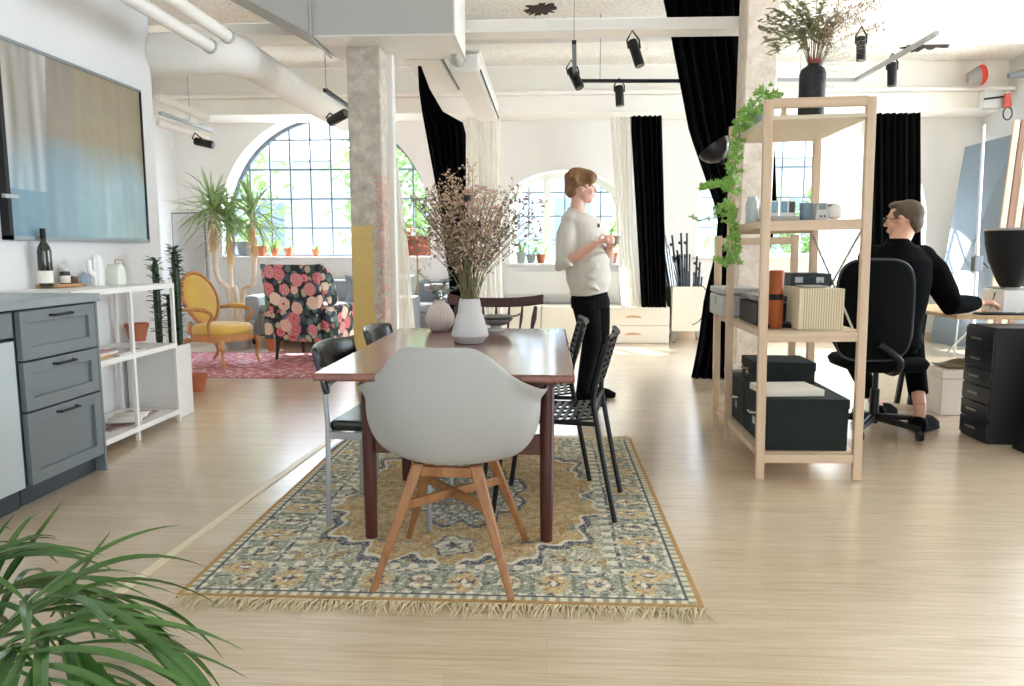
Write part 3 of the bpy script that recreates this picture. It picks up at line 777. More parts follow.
# things on it
def onshelf(u, v, z, x=-2.68):
    p = PZ(u, v, z); return p
zt = .939
tag(MB().lathe([(.13, 0), (.14, .004), (.145, .022), (.138, .022), (.135, .008), (0, .008)], c=PZ(60, 287, zt)+Vector((-.03, 0, 0)), n=36).build('wooden_tray', wood('light_tray', 'b98a5c', 'd0a678', 5, 0)), 'round light wooden tray on the top of the white shelf', 'tray')
T0 = PZ(60, 287, zt)+Vector((-.03, 0, .010))
def bottle_at(u, v): q = PZ(u, v, zt+.01); return Vector((q.x, q.y, T0.z))
b = thing('wine_bottle', 'tall dark green wine bottle with a white label on the wooden tray', 'bottle', T0+Vector((.055, -.15, 0)))
MB().lathe([(.034, 0), (.037, .004), (.037, .20), (.031, .225), (.014, .255), (.013, .285)], n=24).build('glass', pm('green_glass', '23240f', .08, var=.1, coat=.5), b)
MB().lathe([(.0145, .27), (.0150, .275), (.0150, .325), (.012, .328)], n=20).build('cap', BLACKP, b)
MB().lathe([(.0376, .02), (.0376, .09)], n=24).build('label', PAPER, b, recalc=False)
b = thing('tall_white_carton', 'narrow white carton with pale blue lettering behind the wine bottle', 'carton', T0+Vector((-.02, -.08, 0)))
MB().bx(-.025, .025, -.025, .025, 0, .18).build('body', WHITE, b, bevel=.003)
BLP = pm('pale_blue_print', '7f9dc4', .6)
m = MB()
for k in range(4): m.tube([(.0262+.0*k, .012*math.sin(j*2.1+k), .04+.03*k+.003*j) for j in range(9)], .0018, 4)
m.build('lettering', BLP, b)
def jar(name, label, off, r, h, mat, lid, lab=None, cat='jar'):
    o = thing(name, label, cat, T0+Vector(off))
    MB().lathe([(r*.95, 0), (r, .003), (r, h*.8), (r*.8, h*.86)], n=20).build('body', mat, o)
    MB().lathe([(r*.84, h*.86), (r*.86, h*.87), (r*.86, h), (0, h)], n=20).build('lid', lid, o)
    if lab: MB().lathe([(r*1.01, h*.15), (r*1.01, h*.6)], n=20).build('label', lab, o, recalc=False)
CLR = pm('frosted_glass', 'd9d9d6', .15, var=.03, coat=.3)
jar('spice_jar', 'small dark jar with a white label on the tray, right of the wine bottle', (.055, .015, 0), .028, .095, pm('dark_jar', '2a2622', .15), CLR, PAPER)
jar('storage_jar', 'frosted glass jar with a white lid at the right of the tray', (.01, .075, 0), .030, .12, CLR, WHITE)
jar('storage_jar', 'small brown jar between the labelled jar and the frosted jar', (.08, .06, 0), .020, .06, pm('brown_jar', '6a4636', .2), WHITE)
b = tag(MB().lathe([(.05, 0), (.055, .008), (.052, .02), (.03, .045), (.012, .06), (.006, .066), (.0, .068)], c=PZ(88, 285, zt)+Vector((0, -.03, .014)), n=10).build('garlic_pot', pm('pale_blue_ceramic', 'a9bccd', .4), angle=20), 'faceted pale blue lidded pot between the tray and the white cactus', 'pot')
tag(MB().bx(-.06, .06, -.07, .07, 0, .014).build('white_coaster', WHITE, bevel=.003), 'flat white slab under the pale blue pot', 'slab').location = PZ(88, 285, zt)+Vector((0, -.03, 0))
c0 = PZ(99, 286, zt)+Vector((-.02, .02, 0))
cc = thing('ceramic_cactus', 'white ribbed ceramic cactus ornament on top of the white shelf', 'ornament', c0)
MB().lathe([(.032, 0), (.036, .01), (.037, .13), (.03, .17), (.012, .19), (0, .193)], n=48, rib=.07, nrib=9).build('body', WHITE, cc, angle=60)
MB().tube(spline([(.0, -.03, .07), (.0, -.065, .085), (.0, -.075, .13), (.0, -.072, .16)], 5), [.016]*10+[.015]*5+[.008], 10).build('arm', WHITE, cc)
k0 = PZ(117, 285, zt)+Vector((-.02, .03, 0))
kk = thing('house_vase', 'pale green-white milk-carton shaped vase with a thin wire handle', 'vase', k0)
MB().prism([(-.045, 0), (.045, 0), (.045, .09), (.012, .13), (-.02, .13), (-.045, .09)], 0, -.04, .04).build('body', pm('pale_celadon', 'dfe2d3', .4), kk, bevel=.004)
MB().tube(spline([(0, .0, .13), (0, .0, .155), (0, .07, .155), (0, .085, .14), (0, .085, .03)], 4), .0035, 6).build('handle', pm('copper_wire', 'a58472', .4, metal=.3), kk)
# middle shelf
p = PZ(134, 345, .54); pt = thing('terracotta_pot', 'empty terracotta flower pot on the middle level of the white shelf', 'flower pot', (p.x-.10, p.y+.22, .540))
def potbody(m, r, h): return m.lathe([(r*.68, 0), (r*.92, h*.78), (r*1.0, h*.78), (r*1.03, h), (r*.9, h), (r*.88, h*.8), (r*.6, h*.3), (0, h*.3)], n=28)
potbody(MB(), .075, .12).build('body', TERRA, pt)
zz = .539
for k, (dy, dx, w, l, c, lab) in enumerate(((0, 0, .20, .26, 'c59f70', 'thin wooden board at the bottom of the pile on the middle shelf level'), (.01, .01, .19, .24, 'd9d3ca', 'off-white magazine lying on the wooden board'), (.0, -.01, .17, .22, 'b98a8c', 'dusty pink booklet on top of the pile on the middle shelf level'))):
    o = thing(('wooden_board', 'magazine', 'booklet')[k], lab, ('board', 'magazine', 'booklet')[k], (-2.64+dx, 4.08+dy, zz))
    h = (.016, .012, .006)[k]
    MB().bx(-w/2, w/2, -l/2, l/2, 0, h).build('cover', pm('cover_'+c, c, .6), o, bevel=.0015)
    MB().bx(-w/2+.004, w/2-.003, -l/2+.002, l/2-.002, h*.2, h*.8).build('pages', PAPER, o, smooth=False) if k else None
    zz += h+.001
b = tag(MB().lathe([(.03, 0), (.035, .02), (.034, .06), (.02, .075), (.024, .09)], c=(-2.78, 4.08, .54), n=18).build('glass_jar', pm('grey_glass', '9c9c98', .15)), 'small grey glass jar behind the booklets on the middle shelf level', 'jar')
tag(MB().bx(-.1, .1, -.14, .14, 0, .012).build('picture_book', pm('glossy_cover', 'c9c3c4', .25, var=.3, scale=14), bevel=.001), 'glossy pale book lying right of the terracotta pot on the middle shelf', 'book').location = (-2.60, 4.30, .540)
# bottom shelf magazines
for (x, y, a, c, lab) in ((-2.68, 4.05, .1, 'cfc6bf', 'pale magazine lying left on the bottom level of the white shelf'), (-2.66, 4.28, -.2, '8e6e6a', 'brownish magazine cover in the middle of the bottom level'), (-2.67, 4.58, .15, 'a6908c', 'reddish patterned magazine at the right end of the bottom level')):
    o = thing('magazine', lab, 'magazine', (x, y, .089), a, 'magazines on the bottom level of the white shelf')
    MB().bx(-.1, .1, -.13, .13, 0, .01).build('cover', pm('mag'+c, c, .4, var=.4, scale=16), o, bevel=.001)
    MB().bx(-.097, .098, -.128, .128, .002, .008).build('pages', PAPER, o, smooth=False)
o = thing('open_magazine', 'white open magazine lying on the other magazines on the bottom shelf level', 'magazine', (-2.62, 4.42, .1005), .3)
MB().grid(lambda u, v: ((v-.5)*.2, (u-.5)*.3, .014+.018*abs(math.sin(2*PI*u))*.8), 16, 3).build('pages', PAPER, o, solid=.003, recalc=False)
# white planter with cacti
pb = thing('white_planter_box', 'tall white planter box at the far end of the white shelf', 'planter', (-2.90, 4.90, 0))
MB().bx(0, .36, 0, .20, 0, .50).build('body', WHITE, pb, bevel=.006)
MB().bx(.02, .34, .02, .18, .498, .503).build('soil', pm('soil', '4a3a2e', .95, bump=.3), pb, smooth=False)
CACT = pm('cactus_green', '2d4028', .5, var=.25, scale=10)
def cactus(label, x, y, h, seed, r=.028):
    random.seed(seed); o = thing('potted_cactus', label, 'cactus', (x, y, .504))
    MB().lathe([(r*.8, -.0), (r, .04), (r*1.05, h*.5), (r*.9, h*.9), (r*.4, h*.99), (0, h)], n=30, rib=.16, nrib=6).build('stem', CACT, o, angle=60)
    m = MB()
    for k in range(int(h*330)):
        a = rnd(0, 2*PI); z = rnd(.06, h)*1.0; d = Vector((math.cos(a), math.sin(a), rnd(-.2, .6)))
        if rnd(0, 1) < .35+.5*(z/h): m.leaf(Vector((math.cos(a)*r*.9, math.sin(a)*r*.9, z)), d, rnd(.03, .06), rnd(.022, .036), n=2)
    m.build('leaves', LEAFD, o, recalc=False)
cactus('dark green columnar cactus in the white planter, left and shorter one', -2.69, 4.96, .60, 1, .022)
cactus('dark green columnar cactus in the white planter, right and tallest one', -2.58, 5.02, .68, 2, .024)
cactus('slim dark green cactus between the two tall ones in the white planter', -2.63, 5.0, .34, 3, .013)
cactus('low green cactus at the right rim of the white planter', -2.575, 4.955, .20, 4, .013)
p = PZ(193, 392); tp = thing('terracotta_pot', 'small terracotta pot standing on the floor right of the white planter', 'flower pot', (p.x+.02, p.y+.05, 0)); potbody(MB(), .08, .14).build('body', TERRA, tp)

# ================================================================ foreground palm
random.seed(21)
pal = thing('palm_plant', 'large green palm with arching fronds in the lower left foreground', 'palm', (-1.42, 1.45, 0))
MB().lathe([(.13, 0), (.17, .25), (.18, .27), (.165, .27), (.15, .24), (0, .24)], n=28).build('pot', TERRA, pal)
PLEAF = pm('palm_leaf', '203a17', .25, var=.4, scale=9, c2='55803a', spec=.6)
B0 = Vector((-1.42, 1.45, .2))
def frond(tipw, mid, nl, L, seed, spread=.9):
    random.seed(seed); m = MB()
    a = Vector((0, 0, .06)); pts = spline([a, Vector(mid)-B0+Vector((0, 0, .2)), Vector(tipw)-B0+Vector((0, 0, .2))], 14)
    m.tube(pts, [.006*(1-.7*i/len(pts)) for i in range(len(pts))], 5)
    n = len(pts)
    for k in range(nl):
        t = .25+.75*k/(nl-1); i = min(n-2, int(t*(n-1))); p_ = pts[i].lerp(pts[i+1], t*(n-1)-i); d = (pts[i+1]-pts[i]).normalized()
        side = d.cross(Vector((0, 0, 1))).normalized(); 
        for s_ in (-1, 1):
            dd = (d*(.5+.5*t)+side*s_*spread*(1.1-.6*t)+Vector((0, 0, .25))).normalized()
            l_ = L*(.55+.6*math.sin(PI*min(1, t*.9+.1)))*rnd(.85, 1.1)
            m.leaf(p_, dd, l_, rnd(.017, .027), droop=rnd(.35, .75), n=9, fold=.35)
    return m
def W_(u, v, y): return PY(u, v, y)
specs = [(W_(70, 592, 1.75), W_(-10, 600, 1.55), 11, .34, 1), (W_(150, 640, 1.5), W_(40, 600, 1.4), 12, .36, 2), (W_(120, 690, 1.3), W_(40, 640, 1.3), 12, .30, 3),
         (W_(0, 560, 1.6), W_(-60, 600, 1.5), 10, .32, 4), (W_(60, 700, 1.15), W_(0, 650, 1.25), 10, .28, 5), (W_(110, 615, 1.9), W_(10, 620, 1.65), 9, .30, 6)]
for (tp_, md_, nl, L, sd) in specs:
    frond(tp_, md_, nl, L, sd).build('frond', PLEAF, pal, recalc=False, smooth=True)
for (u, v, y) in ((65, 500, 1.8), (112, 532, 1.8), (15, 515, 1.6), (-20, 490, 1.5)):
    b_ = Vector(W_(u-60, v+85, y-.05))-Vector((-1.42, 1.45, 0)); e = Vector(W_(u, v, y))-Vector((-1.42, 1.45, 0)); d = e-b_
    MB().leaf(b_, d, d.length, .036, n=8, droop=-.02, fold=.3).build('frond', PLEAF, pal, recalc=False)
# ================================================================ lounge
t = NT('red_kilim'); v = t.obj(); vo = t.n('ShaderNodeTexVoronoi'); vo.inputs['Scale'].default_value = 9; t.l(v, vo.inputs['Vector'])
n1 = t.noise(v, 14, 5, .7)
col = t.mix(t.math('GREATER_THAN', n1, .53), 'b4646c', 'd8b7b4'); col = t.mix(t.math('LESS_THAN', vo.outputs['Distance'], .25), col, 'a4414e')
col = t.mix(t.math('GREATER_THAN', t.noise(v, 25, 3), .6), col, '8d8290'); t.l(col, t.b.inputs['Base Color']); t.b.inputs['Roughness'].default_value = .95
rr = thing('red_rug', 'faded red and pink patterned rug in the lounge under the armchairs', 'rug', (-3.25, 7.6, 0))
MB().bx(-1.15, 1.25, -1.08, .55, .0005, .01).build('pile', t.m, rr, smooth=False)
m = MB(); random.seed(5); x = -1.15
while x < 1.25: x += rnd(.015, .03); m.tube([(x, -1.08, .006), (x+rnd(-.02, .02), -1.13, .004)], .003, 4)
f = m.build('fringe', pm('grey_fringe', 'b9a9a8', .95), rr); f['kind'] = 'stuff'
# yellow medallion armchair (faces +x, seen from its left-rear)
YEL = pm('yellow_velvet', 'd0aa4c', .7, var=.08, scale=14, sheen=.3); FRW = wood('golden_frame', 'a96f3c', 'c68e55', 6, 2, .4)
ya = thing('yellow_armchair', 'yellow upholstered armchair with an oval back and carved wooden frame on the red rug', 'armchair', (-3.36, 7.38, .0115), -.35)
ya.scale = (.9, .9, .88)
# local: faces +x
def ovalpt(a, rx, rz, dx=0): return Vector((-.27-.10*((rz*math.sin(a)+.0)/.3)-.0+dx, rx*math.cos(a), .74+rz*math.sin(a)))
ring = [ovalpt(2*PI*k/36, .25*(1-.12*max(0, -math.sin(2*PI*k/36))), .30) for k in range(36)]
MB().tube(ring, .024, 10, closed=True).build('back_frame', FRW, ya)
def opad(u, v): a = 2*PI*u; q = ovalpt(a, .235*v*(1-.12*max(0, -math.sin(a))), .285*v); q.x += 0; return q
m = MB()
for sgn in (1, -1): m.grid(lambda u, v: opad(u, v)+Vector((sgn*.045*math.sqrt(max(0, 1-v*v))+sgn*.002, 0, 0)), 36, 8, cu=True)
m.build('backrest', YEL, ya)
def seatr(k, z, e=3): 
    out = []
    for i in range(32):
        a = 2*PI*i/32; c_, s_ = math.cos(a), math.sin(a)
        out.append(Vector((.02+.29*k*abs(c_)**(2/e)*(1 if c_ > 0 else -1), .29*k*(1+.10*c_)*abs(s_)**(2/e)*(1 if s_ > 0 else -1), z)))
    return out
MB().loft([seatr(.94, .34), seatr(1, .37), seatr(1, .42), seatr(.9, .455), seatr(.5, .475)]).build('seat', YEL, ya, angle=60)
MB().loft([seatr(1.02, .27), seatr(1.03, .30), seatr(1.03, .345)]).build('seat_frame', FRW, ya)
for x, y, dx in ((.27, .27, .04), (.27, -.27, .04), (-.24, .22, -.09), (-.24, -.22, -.09)):
    MB().tube(spline([(x, y, .30), (x+dx*.6, y*1.04, .2), (x+dx*.2, y*.98, .09), (x+dx, y, .0)], 5), [.028]*3+[.026]*4+[.018]*5+[.015]*4, 10).build('leg', FRW, ya)
for s_ in (-1, 1):
    MB().tube(spline([(-.30, s_*.24, .62), (-.1, s_*.30, .635), (.13, s_*.31, .62), (.19, s_*.30, .57), (.12, s_*.29, .47), (.13, s_*.28, .34)], 5), .02, 8).build('arm', FRW, ya)
    MB().ell((-.03, s_*.295, .655), (.14, .035, .025)).build('arm_pad', YEL, ya)
MB().tube([(-.26, -.2, .34), (-.27, -.16, .48)], .022, 8).build('back_post', FRW, ya); MB().tube([(-.26, .2, .34), (-.27, .16, .48)], .022, 8).build('back_post', FRW, ya)
# floral wing chair seen from behind
t = NT('rose_fabric'); v = t.obj(); n0 = t.noise(v, 6, 3)
def roses(scale, seed, thr, rand):
    mpn = t.n('ShaderNodeMapping'); mpn.inputs['Location'].default_value = (seed, seed*.7, seed*1.3); t.l(v, mpn.inputs[0])
    vo = t.n('ShaderNodeTexVoronoi'); vo.inputs['Scale'].default_value = scale; vo.inputs['Randomness'].default_value = rand; t.l(mpn.outputs[0], vo.inputs['Vector'])
    d = t.math('ADD', vo.outputs['Distance'], t.math('MULTIPLY', t.math('SUBTRACT', t.noise(v, scale*5, 3), .5), .22))
    return d, vo.outputs['Color'], t.math('LESS_THAN', d, thr)
d2, c2_, f2 = roses(15, 3.1, .55, 1)
sx2 = t.n('ShaderNodeSeparateColor'); t.l(c2_, sx2.inputs[0])
leafc = t.ramp(sx2.outputs[0], [(0, '5f7a78'), (.3, '3c5350'), (.55, 'b9b49a'), (.8, '4a5a72')], 'CONSTANT')
base = t.mix(f2, '20282f', leafc)
d1, c1_, f1 = roses(7.0, 1.0, .50, .8)
sx1 = t.n('ShaderNodeSeparateColor'); t.l(c1_, sx1.inputs[0])
rosec = t.ramp(sx1.outputs[0], [(0, 'c9566a'), (.3, 'dcb1a4'), (.5, 'cb7482'), (.68, 'e2cdbb'), (.85, 'c24358')], 'CONSTANT')
ringm = t.math('SINE', t.math('MULTIPLY', d1, 62))
rosec = t.mix(t.math('MULTIPLY', t.math('GREATER_THAN', ringm, .2), .4), rosec, 'f0ded2')
rosec = t.mix(t.math('LESS_THAN', d1, .09), rosec, '9a3346')
t.l(t.mix(f1, base, rosec), t.b.inputs['Base Color']); t.b.inputs['Roughness'].default_value = .8
ROSE = t.m
fa = thing('floral_wing_chair', 'wing armchair covered in dark fabric with pink and cream roses, seen from behind', 'armchair', (-2.56, 7.82, .0115), -.2)
# local: faces +y, back at -y
def backp(u, v, off=0):
    x = (u-.5)*2; z = .20+.80*v; w = .25+.09*v; y = -.30-.10*v+.03*x*x*0
    return Vector((x*w, y, z+.012*(abs(x)**6 if v > .95 else 0)))
m = MB()
def slab(f, th, nu=14, nv=14):
    a = [[f(i/(nu-1), j/(nv-1)) for i in range(nu)] for j in range(nv)]; vs = []; fs = []
    for lay in (0, 1):
        for row in a:
            for p in row: vs.append(p+Vector(th)*lay)
    L_ = nu*nv
    for j in range(nv-1):
        for i in range(nu-1):
            q = (j*nu+i, j*nu+i+1, (j+1)*nu+i+1, (j+1)*nu+i); fs.append(q); fs.append(tuple(L_+k for k in reversed(q)))
    edge = [i for i in range(nu)]+[(j+1)*nu-1 for j in range(1, nv)]+[(nv-1)*nu+i for i in range(nu-2, -1, -1)]+[j*nu for j in range(nv-2, 0, -1)]
    for k in range(len(edge)): a_, b_ = edge[k], edge[(k+1) % len(edge)]; fs.append((a_, b_, L_+b_, L_+a_))
    return vs, fs
m.add(*slab(backp, (0, .12, 0))); m.build('backrest', ROSE, fa, bevel=.02, seg=3)
for s_ in (-1, 1):
    MB().tube(spline([(s_*.32, -.33, .93), (s_*.34, -.26, .83), (s_*.33, -.10, .60)], 5), [.05]*4+[.06]*4+[.05]*3, 10, sq=(.7, 1.5)).build('wing', ROSE, fa)
    MB().tube([(s_*.32, -.28, .50), (s_*.335, .0, .52), (s_*.345, .30, .52)], [.055, .065, .07], 14).bx(s_*.335-.05, s_*.335+.05, -.28, .33, .22, .53).build('armrest', ROSE, fa, remesh=.02, smo=2)
MB().bx(-.29, .29, -.28, .33, .20, .34).build('seat_base', ROSE, fa, bevel=.02); MB().bx(-.28, .28, -.2, .35, .34, .46).build('seat_cushion', ROSE, fa, bevel=.04, seg=3)
for x in (-.25, .25):
    for y in (-.24, .26): MB().tube([(x, y, .21), (x*1.05, y*1.1, 0)], [.024, .014], 10).build('leg', BLACKM, fa)
# yucca with two canes
random.seed(31)
YL = pm('yucca_leaf', '86a869', .5, var=.3, scale=6, c2='b7cd94'); YD = pm('yucca_dry_leaf', 'd8b685', .85, var=.25); CANE = pm('yucca_cane', 'ddd2bf', .85, var=.3, scale=20, bump=.4)
yu = thing('yucca_plant', 'tall yucca with three pale canes and spiky green crowns beside the arched window', 'plant', (-3.68, 8.55, 0))
MB().lathe([(.14, 0), (.19, .30), (.20, .32), (.185, .32), (.17, .28), (0, .28)], n=28).build('pot', pm('grey_pot', '8e9192', .7), yu)
heads = [(PY(212, 208, 8.5), 1.0), (PY(228, 222, 8.6), .8), (PY(252, 213, 8.4), .95)]
bases = [Vector((-.06, 0, .28)), Vector((.0, .03, .28)), Vector((.05, -.02, .28))]
for (h, k), b_ in zip(heads, bases):
    e = h-Vector((-3.68, 8.55, 0)); md_ = Vector((b_.x*.6+e.x*.25, b_.y, .7)) ; low = Vector((e.x*.95, e.y*.9, e.z-.75))
    MB().tube(spline([b_, md_, low, e], 6), [.032]*8+[.028]*8+[.024]*3, 10).build('cane', CANE, yu)
    m = MB()
    for i in range(95):
        a = rnd(0, 2*PI); el = rnd(-.7, 1.3); d = Vector((math.cos(a)*math.cos(el), math.sin(a)*math.cos(el), math.sin(el)))
        m.leaf(e+Vector((0, 0, rnd(-.12, .12))), d, rnd(.38, .6)*k, rnd(.022, .036), droop=rnd(.0, .45), n=5, fold=.2)
    m.build('leaf_crown', YL, yu, recalc=False)
    m = MB()
    for i in range(34):
        a = rnd(0, 2*PI); z = rnd(-.42, -.15); d = Vector((math.cos(a)*.35, math.sin(a)*.35, -1))
        m.leaf(e+Vector((0, 0, z+.1)), d, rnd(.15, .34), rnd(.012, .022), n=3)
    m.build('dry_leaves', YD, yu, recalc=False)
sn = thing('snake_plant', 'small upright green leafy plant at the foot of the yucca canes', 'plant', (-3.22, 8.45, 0))
potbody(MB(), .09, .16).build('pot', TERRA, sn)
m = MB()
for i in range(9): a = i*.7; m.leaf((.02*math.cos(a), .02*math.sin(a), .1), (.12*math.cos(a), .12*math.sin(a), 1), rnd(.4, .85), .06, n=5)
m.build('leaves', LEAF, sn, recalc=False)
# leaning mirror / pale panel behind
mi = thing('floor_mirror', 'tall pale mirror with a thin dark frame leaning on the wall behind the yellow armchair', 'mirror', (-4.42, 9.0, 0), -.35)
MB().bx(-.27, .27, -.015, .015, .02, 1.62).build('frame', pm('thin_grey_frame', '6d6c68', .5), mi)
MB().bx(-.258, .258, -.018, -.014, .035, 1.605).build('glass', pm('mirror_glass', 'd8d8d4', .12, metal=.9), mi, smooth=False)
# sofa
SOF = pm('grey_sofa_fabric', '8b9095', .9, var=.06, scale=40, bump=.1)
sf = thing('grey_sofa', 'grey fabric sofa below the left arched window, behind the floral chair', 'sofa', (-2.45, 9.35, 0))
MB().bx(-1.3, 1.3, -.42, .42, .10, .40).build('base', SOF, sf, bevel=.03)
MB().bx(-1.3, 1.3, .22, .45, .38, .78).build('backrest', SOF, sf, bevel=.05, seg=3)
for s_ in (-1, 1): MB().bx(s_*1.22-.11, s_*1.22+.11, -.45, .45, .10, .60).build('armrest', SOF, sf, bevel=.04, seg=3)
for k in range(2): MB().bx(-1.1+k*1.1+.01, k*1.1-.01, -.44, .22, .40, .50).build('seat_cushion', SOF, sf, bevel=.03, seg=3)
for x in (-1.2, 1.2):
    for y in (-.35, .35): MB().bx(x-.03, x+.03, y-.03, y+.03, 0, .1).build('leg', BLACKM, sf)
def cushion(label, x, y, z, c, rx, rz=0, s_=.4):
    m = MB()
    def f(sg): return lambda u, v: Vector(((u-.5)*s_*(1-.12*math.sin(PI*v)), sg*.07*(math.sin(PI*u)*math.sin(PI*v))**.6, (v-.5)*s_*(1-.12*math.sin(PI*u))))
    m.grid(f(1), 14, 14); m.grid(f(-1), 14, 14)
    o = m.build('throw_cushion', pm('cush'+c, c, .9, var=.12, scale=20)); o.location = (x, y, z); o.rotation_euler = (rx, 0, rz); return tag(o, label, 'cushion', 'cushions on the grey sofa')
cushion('dark grey-green cushion on the grey sofa beside the concrete column', -2.05, 9.44, .68, '5f6b70', -.25, .1)
cushion('pale aqua cushion leaning on the dark one on the sofa', -1.84, 9.30, .68, 'b6c4c2', -.35, -.3)
cushion('grey-blue cushion at the left end of the sofa', -2.40, 9.36, .66, '7d8890', -.3, .2)
ct = thing('coffee_table', 'orange-brown low coffee table behind the armchairs', 'coffee table', (-2.45, 8.68, 0))
ORW = wood('orange_wood', 'a5502c', 'c4703f', 5, 0, .3)
MB().bx(-.85, .85, -.17, .17, .40, .43).build('tabletop', ORW, ct, bevel=.005)
for x in (-.78, .78):
    for y in (-.13, .13): MB().tube([(x, y, .40), (x*1.02, y, 0)], [.02, .013], 10).build('leg', ORW, ct)
# floor lamp
p = PZ(419, 340); ly = 9.2; lp_ = PY(418, 300, ly)
fl = thing('floor_lamp', 'slim floor lamp with a red and green floral shade left of the dried bouquet', 'floor lamp', (lp_.x, ly, 0))
BR = pm('brass', 'b59a6b', .35, metal=.7)
MB().lathe([(.13, 0), (.14, .01), (.13, .02), (.02, .035)], n=28).build('base', BR, fl)
MB().tube([(0, 0, .03), (0, 0, 1.18)], .011, 8).build('pole', BR, fl)
t = NT('floral_shade'); v = t.obj(); n1 = t.noise(v, 22, 4, .6); col = t.ramp(n1, [(.36, '6f7a52'), (.46, '9d5246'), (.55, 'bd5f52'), (.66, 'c9a08a')]); t.l(col, t.b.inputs['Base Color']); t.b.inputs['Roughness'].default_value = .9
MB().lathe([(.17, 1.10), (.145, 1.33)], n=32).build('lamp_shade', t.m, fl, solid=.004, recalc=False)
m = MB(); random.seed(8)
for k in range(60): a = rnd(0, 2*PI); m.ell((.17*math.cos(a), .17*math.sin(a), 1.1-rnd(0, .18)), (.004, .004, .012), n=5, m=3)
f = m.build('bead_fringe', pm('green_grey_beads', '8e9684', .6), fl, recalc=False); f['kind'] = 'stuff'
# bar stool with round seat
sp_ = PY(440, 280, 8.6)
st = thing('round_stool', 'round grey-topped swivel stool behind the ribbed vase', 'stool', (sp_.x, 8.6, 0))
MB().lathe([(.17, .70), (.185, .71), (.185, .755), (.17, .77), (0, .775)], n=32).build('seat', pm('grey_leather', '8a8788', .4), st)
MB().tube([(0, 0, .04), (0, 0, .70)], .022, 12).build('column', CHROME, st)
MB().lathe([(.2, 0), (.2, .012), (.05, .03), (.02, .05)], n=32).build('base', CHROME, st)
# grey armchair back piece behind white curtain
gp = PY(410, 300, 9.0)
ga = thing('grey_speaker_cabinet', 'tall dark grey box-shaped cabinet end behind the white sheer curtain', 'cabinet', (gp.x+.04, 8.6, 0))
MB().bx(-.12, .12, -.2, .2, 0, .62).build('body', pm('grey_box', '8c8f92', .6), ga, bevel=.01)
MB().bx(-.11, .11, -.205, -.2, .02, .6).build('front_panel', pm('grey_box_front', '77797c', .7), ga)

# ================================================================ window-sill plants
def sill_pot(label, u, v, wy, sill, r, h, mat, kind, seed, grp):
    random.seed(seed); q = PY(u, v, wy); o = thing('potted_plant', label, 'potted plant', (q.x, wy, sill+.006), 0, grp)
    potbody(MB(), r, h).build('pot', mat, o)
    m = MB()
    if kind == 'aloe':
        for i in range(7): a = i*.9; m.leaf((0, 0, h*.6), (.5*math.cos(a), .5*math.sin(a), 1), rnd(.22, .4), .03, n=4, droop=.1)
    elif kind == 'leafy':
        for i in range(14):
            a = rnd(0, 2*PI); e = Vector((.10*math.cos(a), .10*math.sin(a), h+rnd(.05, .2))); m.tube([(0, 0, h*.5), e], .003, 4); m.leaf(e, (math.cos(a), math.sin(a), .2), rnd(.07, .13), rnd(.06, .09), droop=.3, n=4)
    elif kind == 'small':
        for i in range(16): a = rnd(0, 2*PI); m.leaf((0, 0, h*.7), (.6*math.cos(a), .6*math.sin(a), rnd(.3, 1)), rnd(.05, .12), .03, n=3)
    elif kind == 'bush':
        for i in range(60): m.leaf((rnd(-.06, .05), rnd(-.08, .08), h+rnd(0, .38)), (rnd(-1, 1), rnd(-1, 1), rnd(-.2, .8)), rnd(.06, .11), rnd(.03, .06), n=3)
    if m.v: m.build('leaves', pm('bright_leaf', '86b552', .45, var=.3, scale=10), o, recalc=False)
    return o
GP = pm('sage_pot', '9aa6a0', .7)
WG1 = 'pots on the sill of the left arched window'
sill_pot('large grey pot at the left end of the left window sill', 246, 255, 10.08, 1.07, .13, .20, pm('blue_grey_pot', '8d979e', .7), 'none', 1, WG1)
sill_pot('terracotta pot with a small plant, tallest on the left window sill', 262, 256, 10.05, 1.07, .07, .14, TERRA, 'small', 2, WG1)
sill_pot('small terracotta pot with a sprout, second from the grey pot on the left sill', 275, 256, 10.05, 1.07, .055, .11, TERRA, 'aloe', 3, WG1)
sill_pot('pinkish terracotta pot in the middle of the left window sill', 289, 255, 10.05, 1.07, .065, .11, TERRA, 'small', 4, WG1)
sill_pot('terracotta pot nearest the concrete column on the left window sill', 316, 255, 10.05, 1.07, .06, .10, TERRA, 'small', 5, WG1)
sill_pot('terracotta pot with pink flowers on the left sill, right of the column', 409, 250, 10.0, 1.07, .07, .12, TERRA, 'bush', 6, WG1)
m = MB(); random.seed(4); q = PY(408, 232, 10.0)
for i in range(16): m.ell((q.x+rnd(-.06, .06), 10.0+rnd(-.05, .05), q.z+rnd(-.05, .08)), (.022, .022, .018), n=6, m=4)
tag(m.build('pink_blossoms', pm('pink_petal', 'd9708a', .7)), 'cluster of pink blossoms above the flower pot right of the column', 'blossoms')
WG2 = 'pots on the sill of the middle window'
sill_pot('grey-green pot with long upright leaves at the left of the middle window sill', 521, 263, 10.0, .98, .07, .15, GP, 'aloe', 7, WG2)
sill_pot('grey-green pot with broad bright leaves, second on the middle window sill', 531, 263, 10.0, .98, .065, .12, GP, 'leafy', 8, WG2)
sill_pot('terracotta pot with leaves just left of the standing woman', 541, 263, 10.0, .98, .065, .12, TERRA, 'leafy', 9, WG2)
sill_pot('pink terracotta pot with a bushy plant right of the standing woman', 612, 263, 10.02, .98, .075, .14, pm('pink_pot', 'cf8f80', .8), 'bush', 10, WG2)

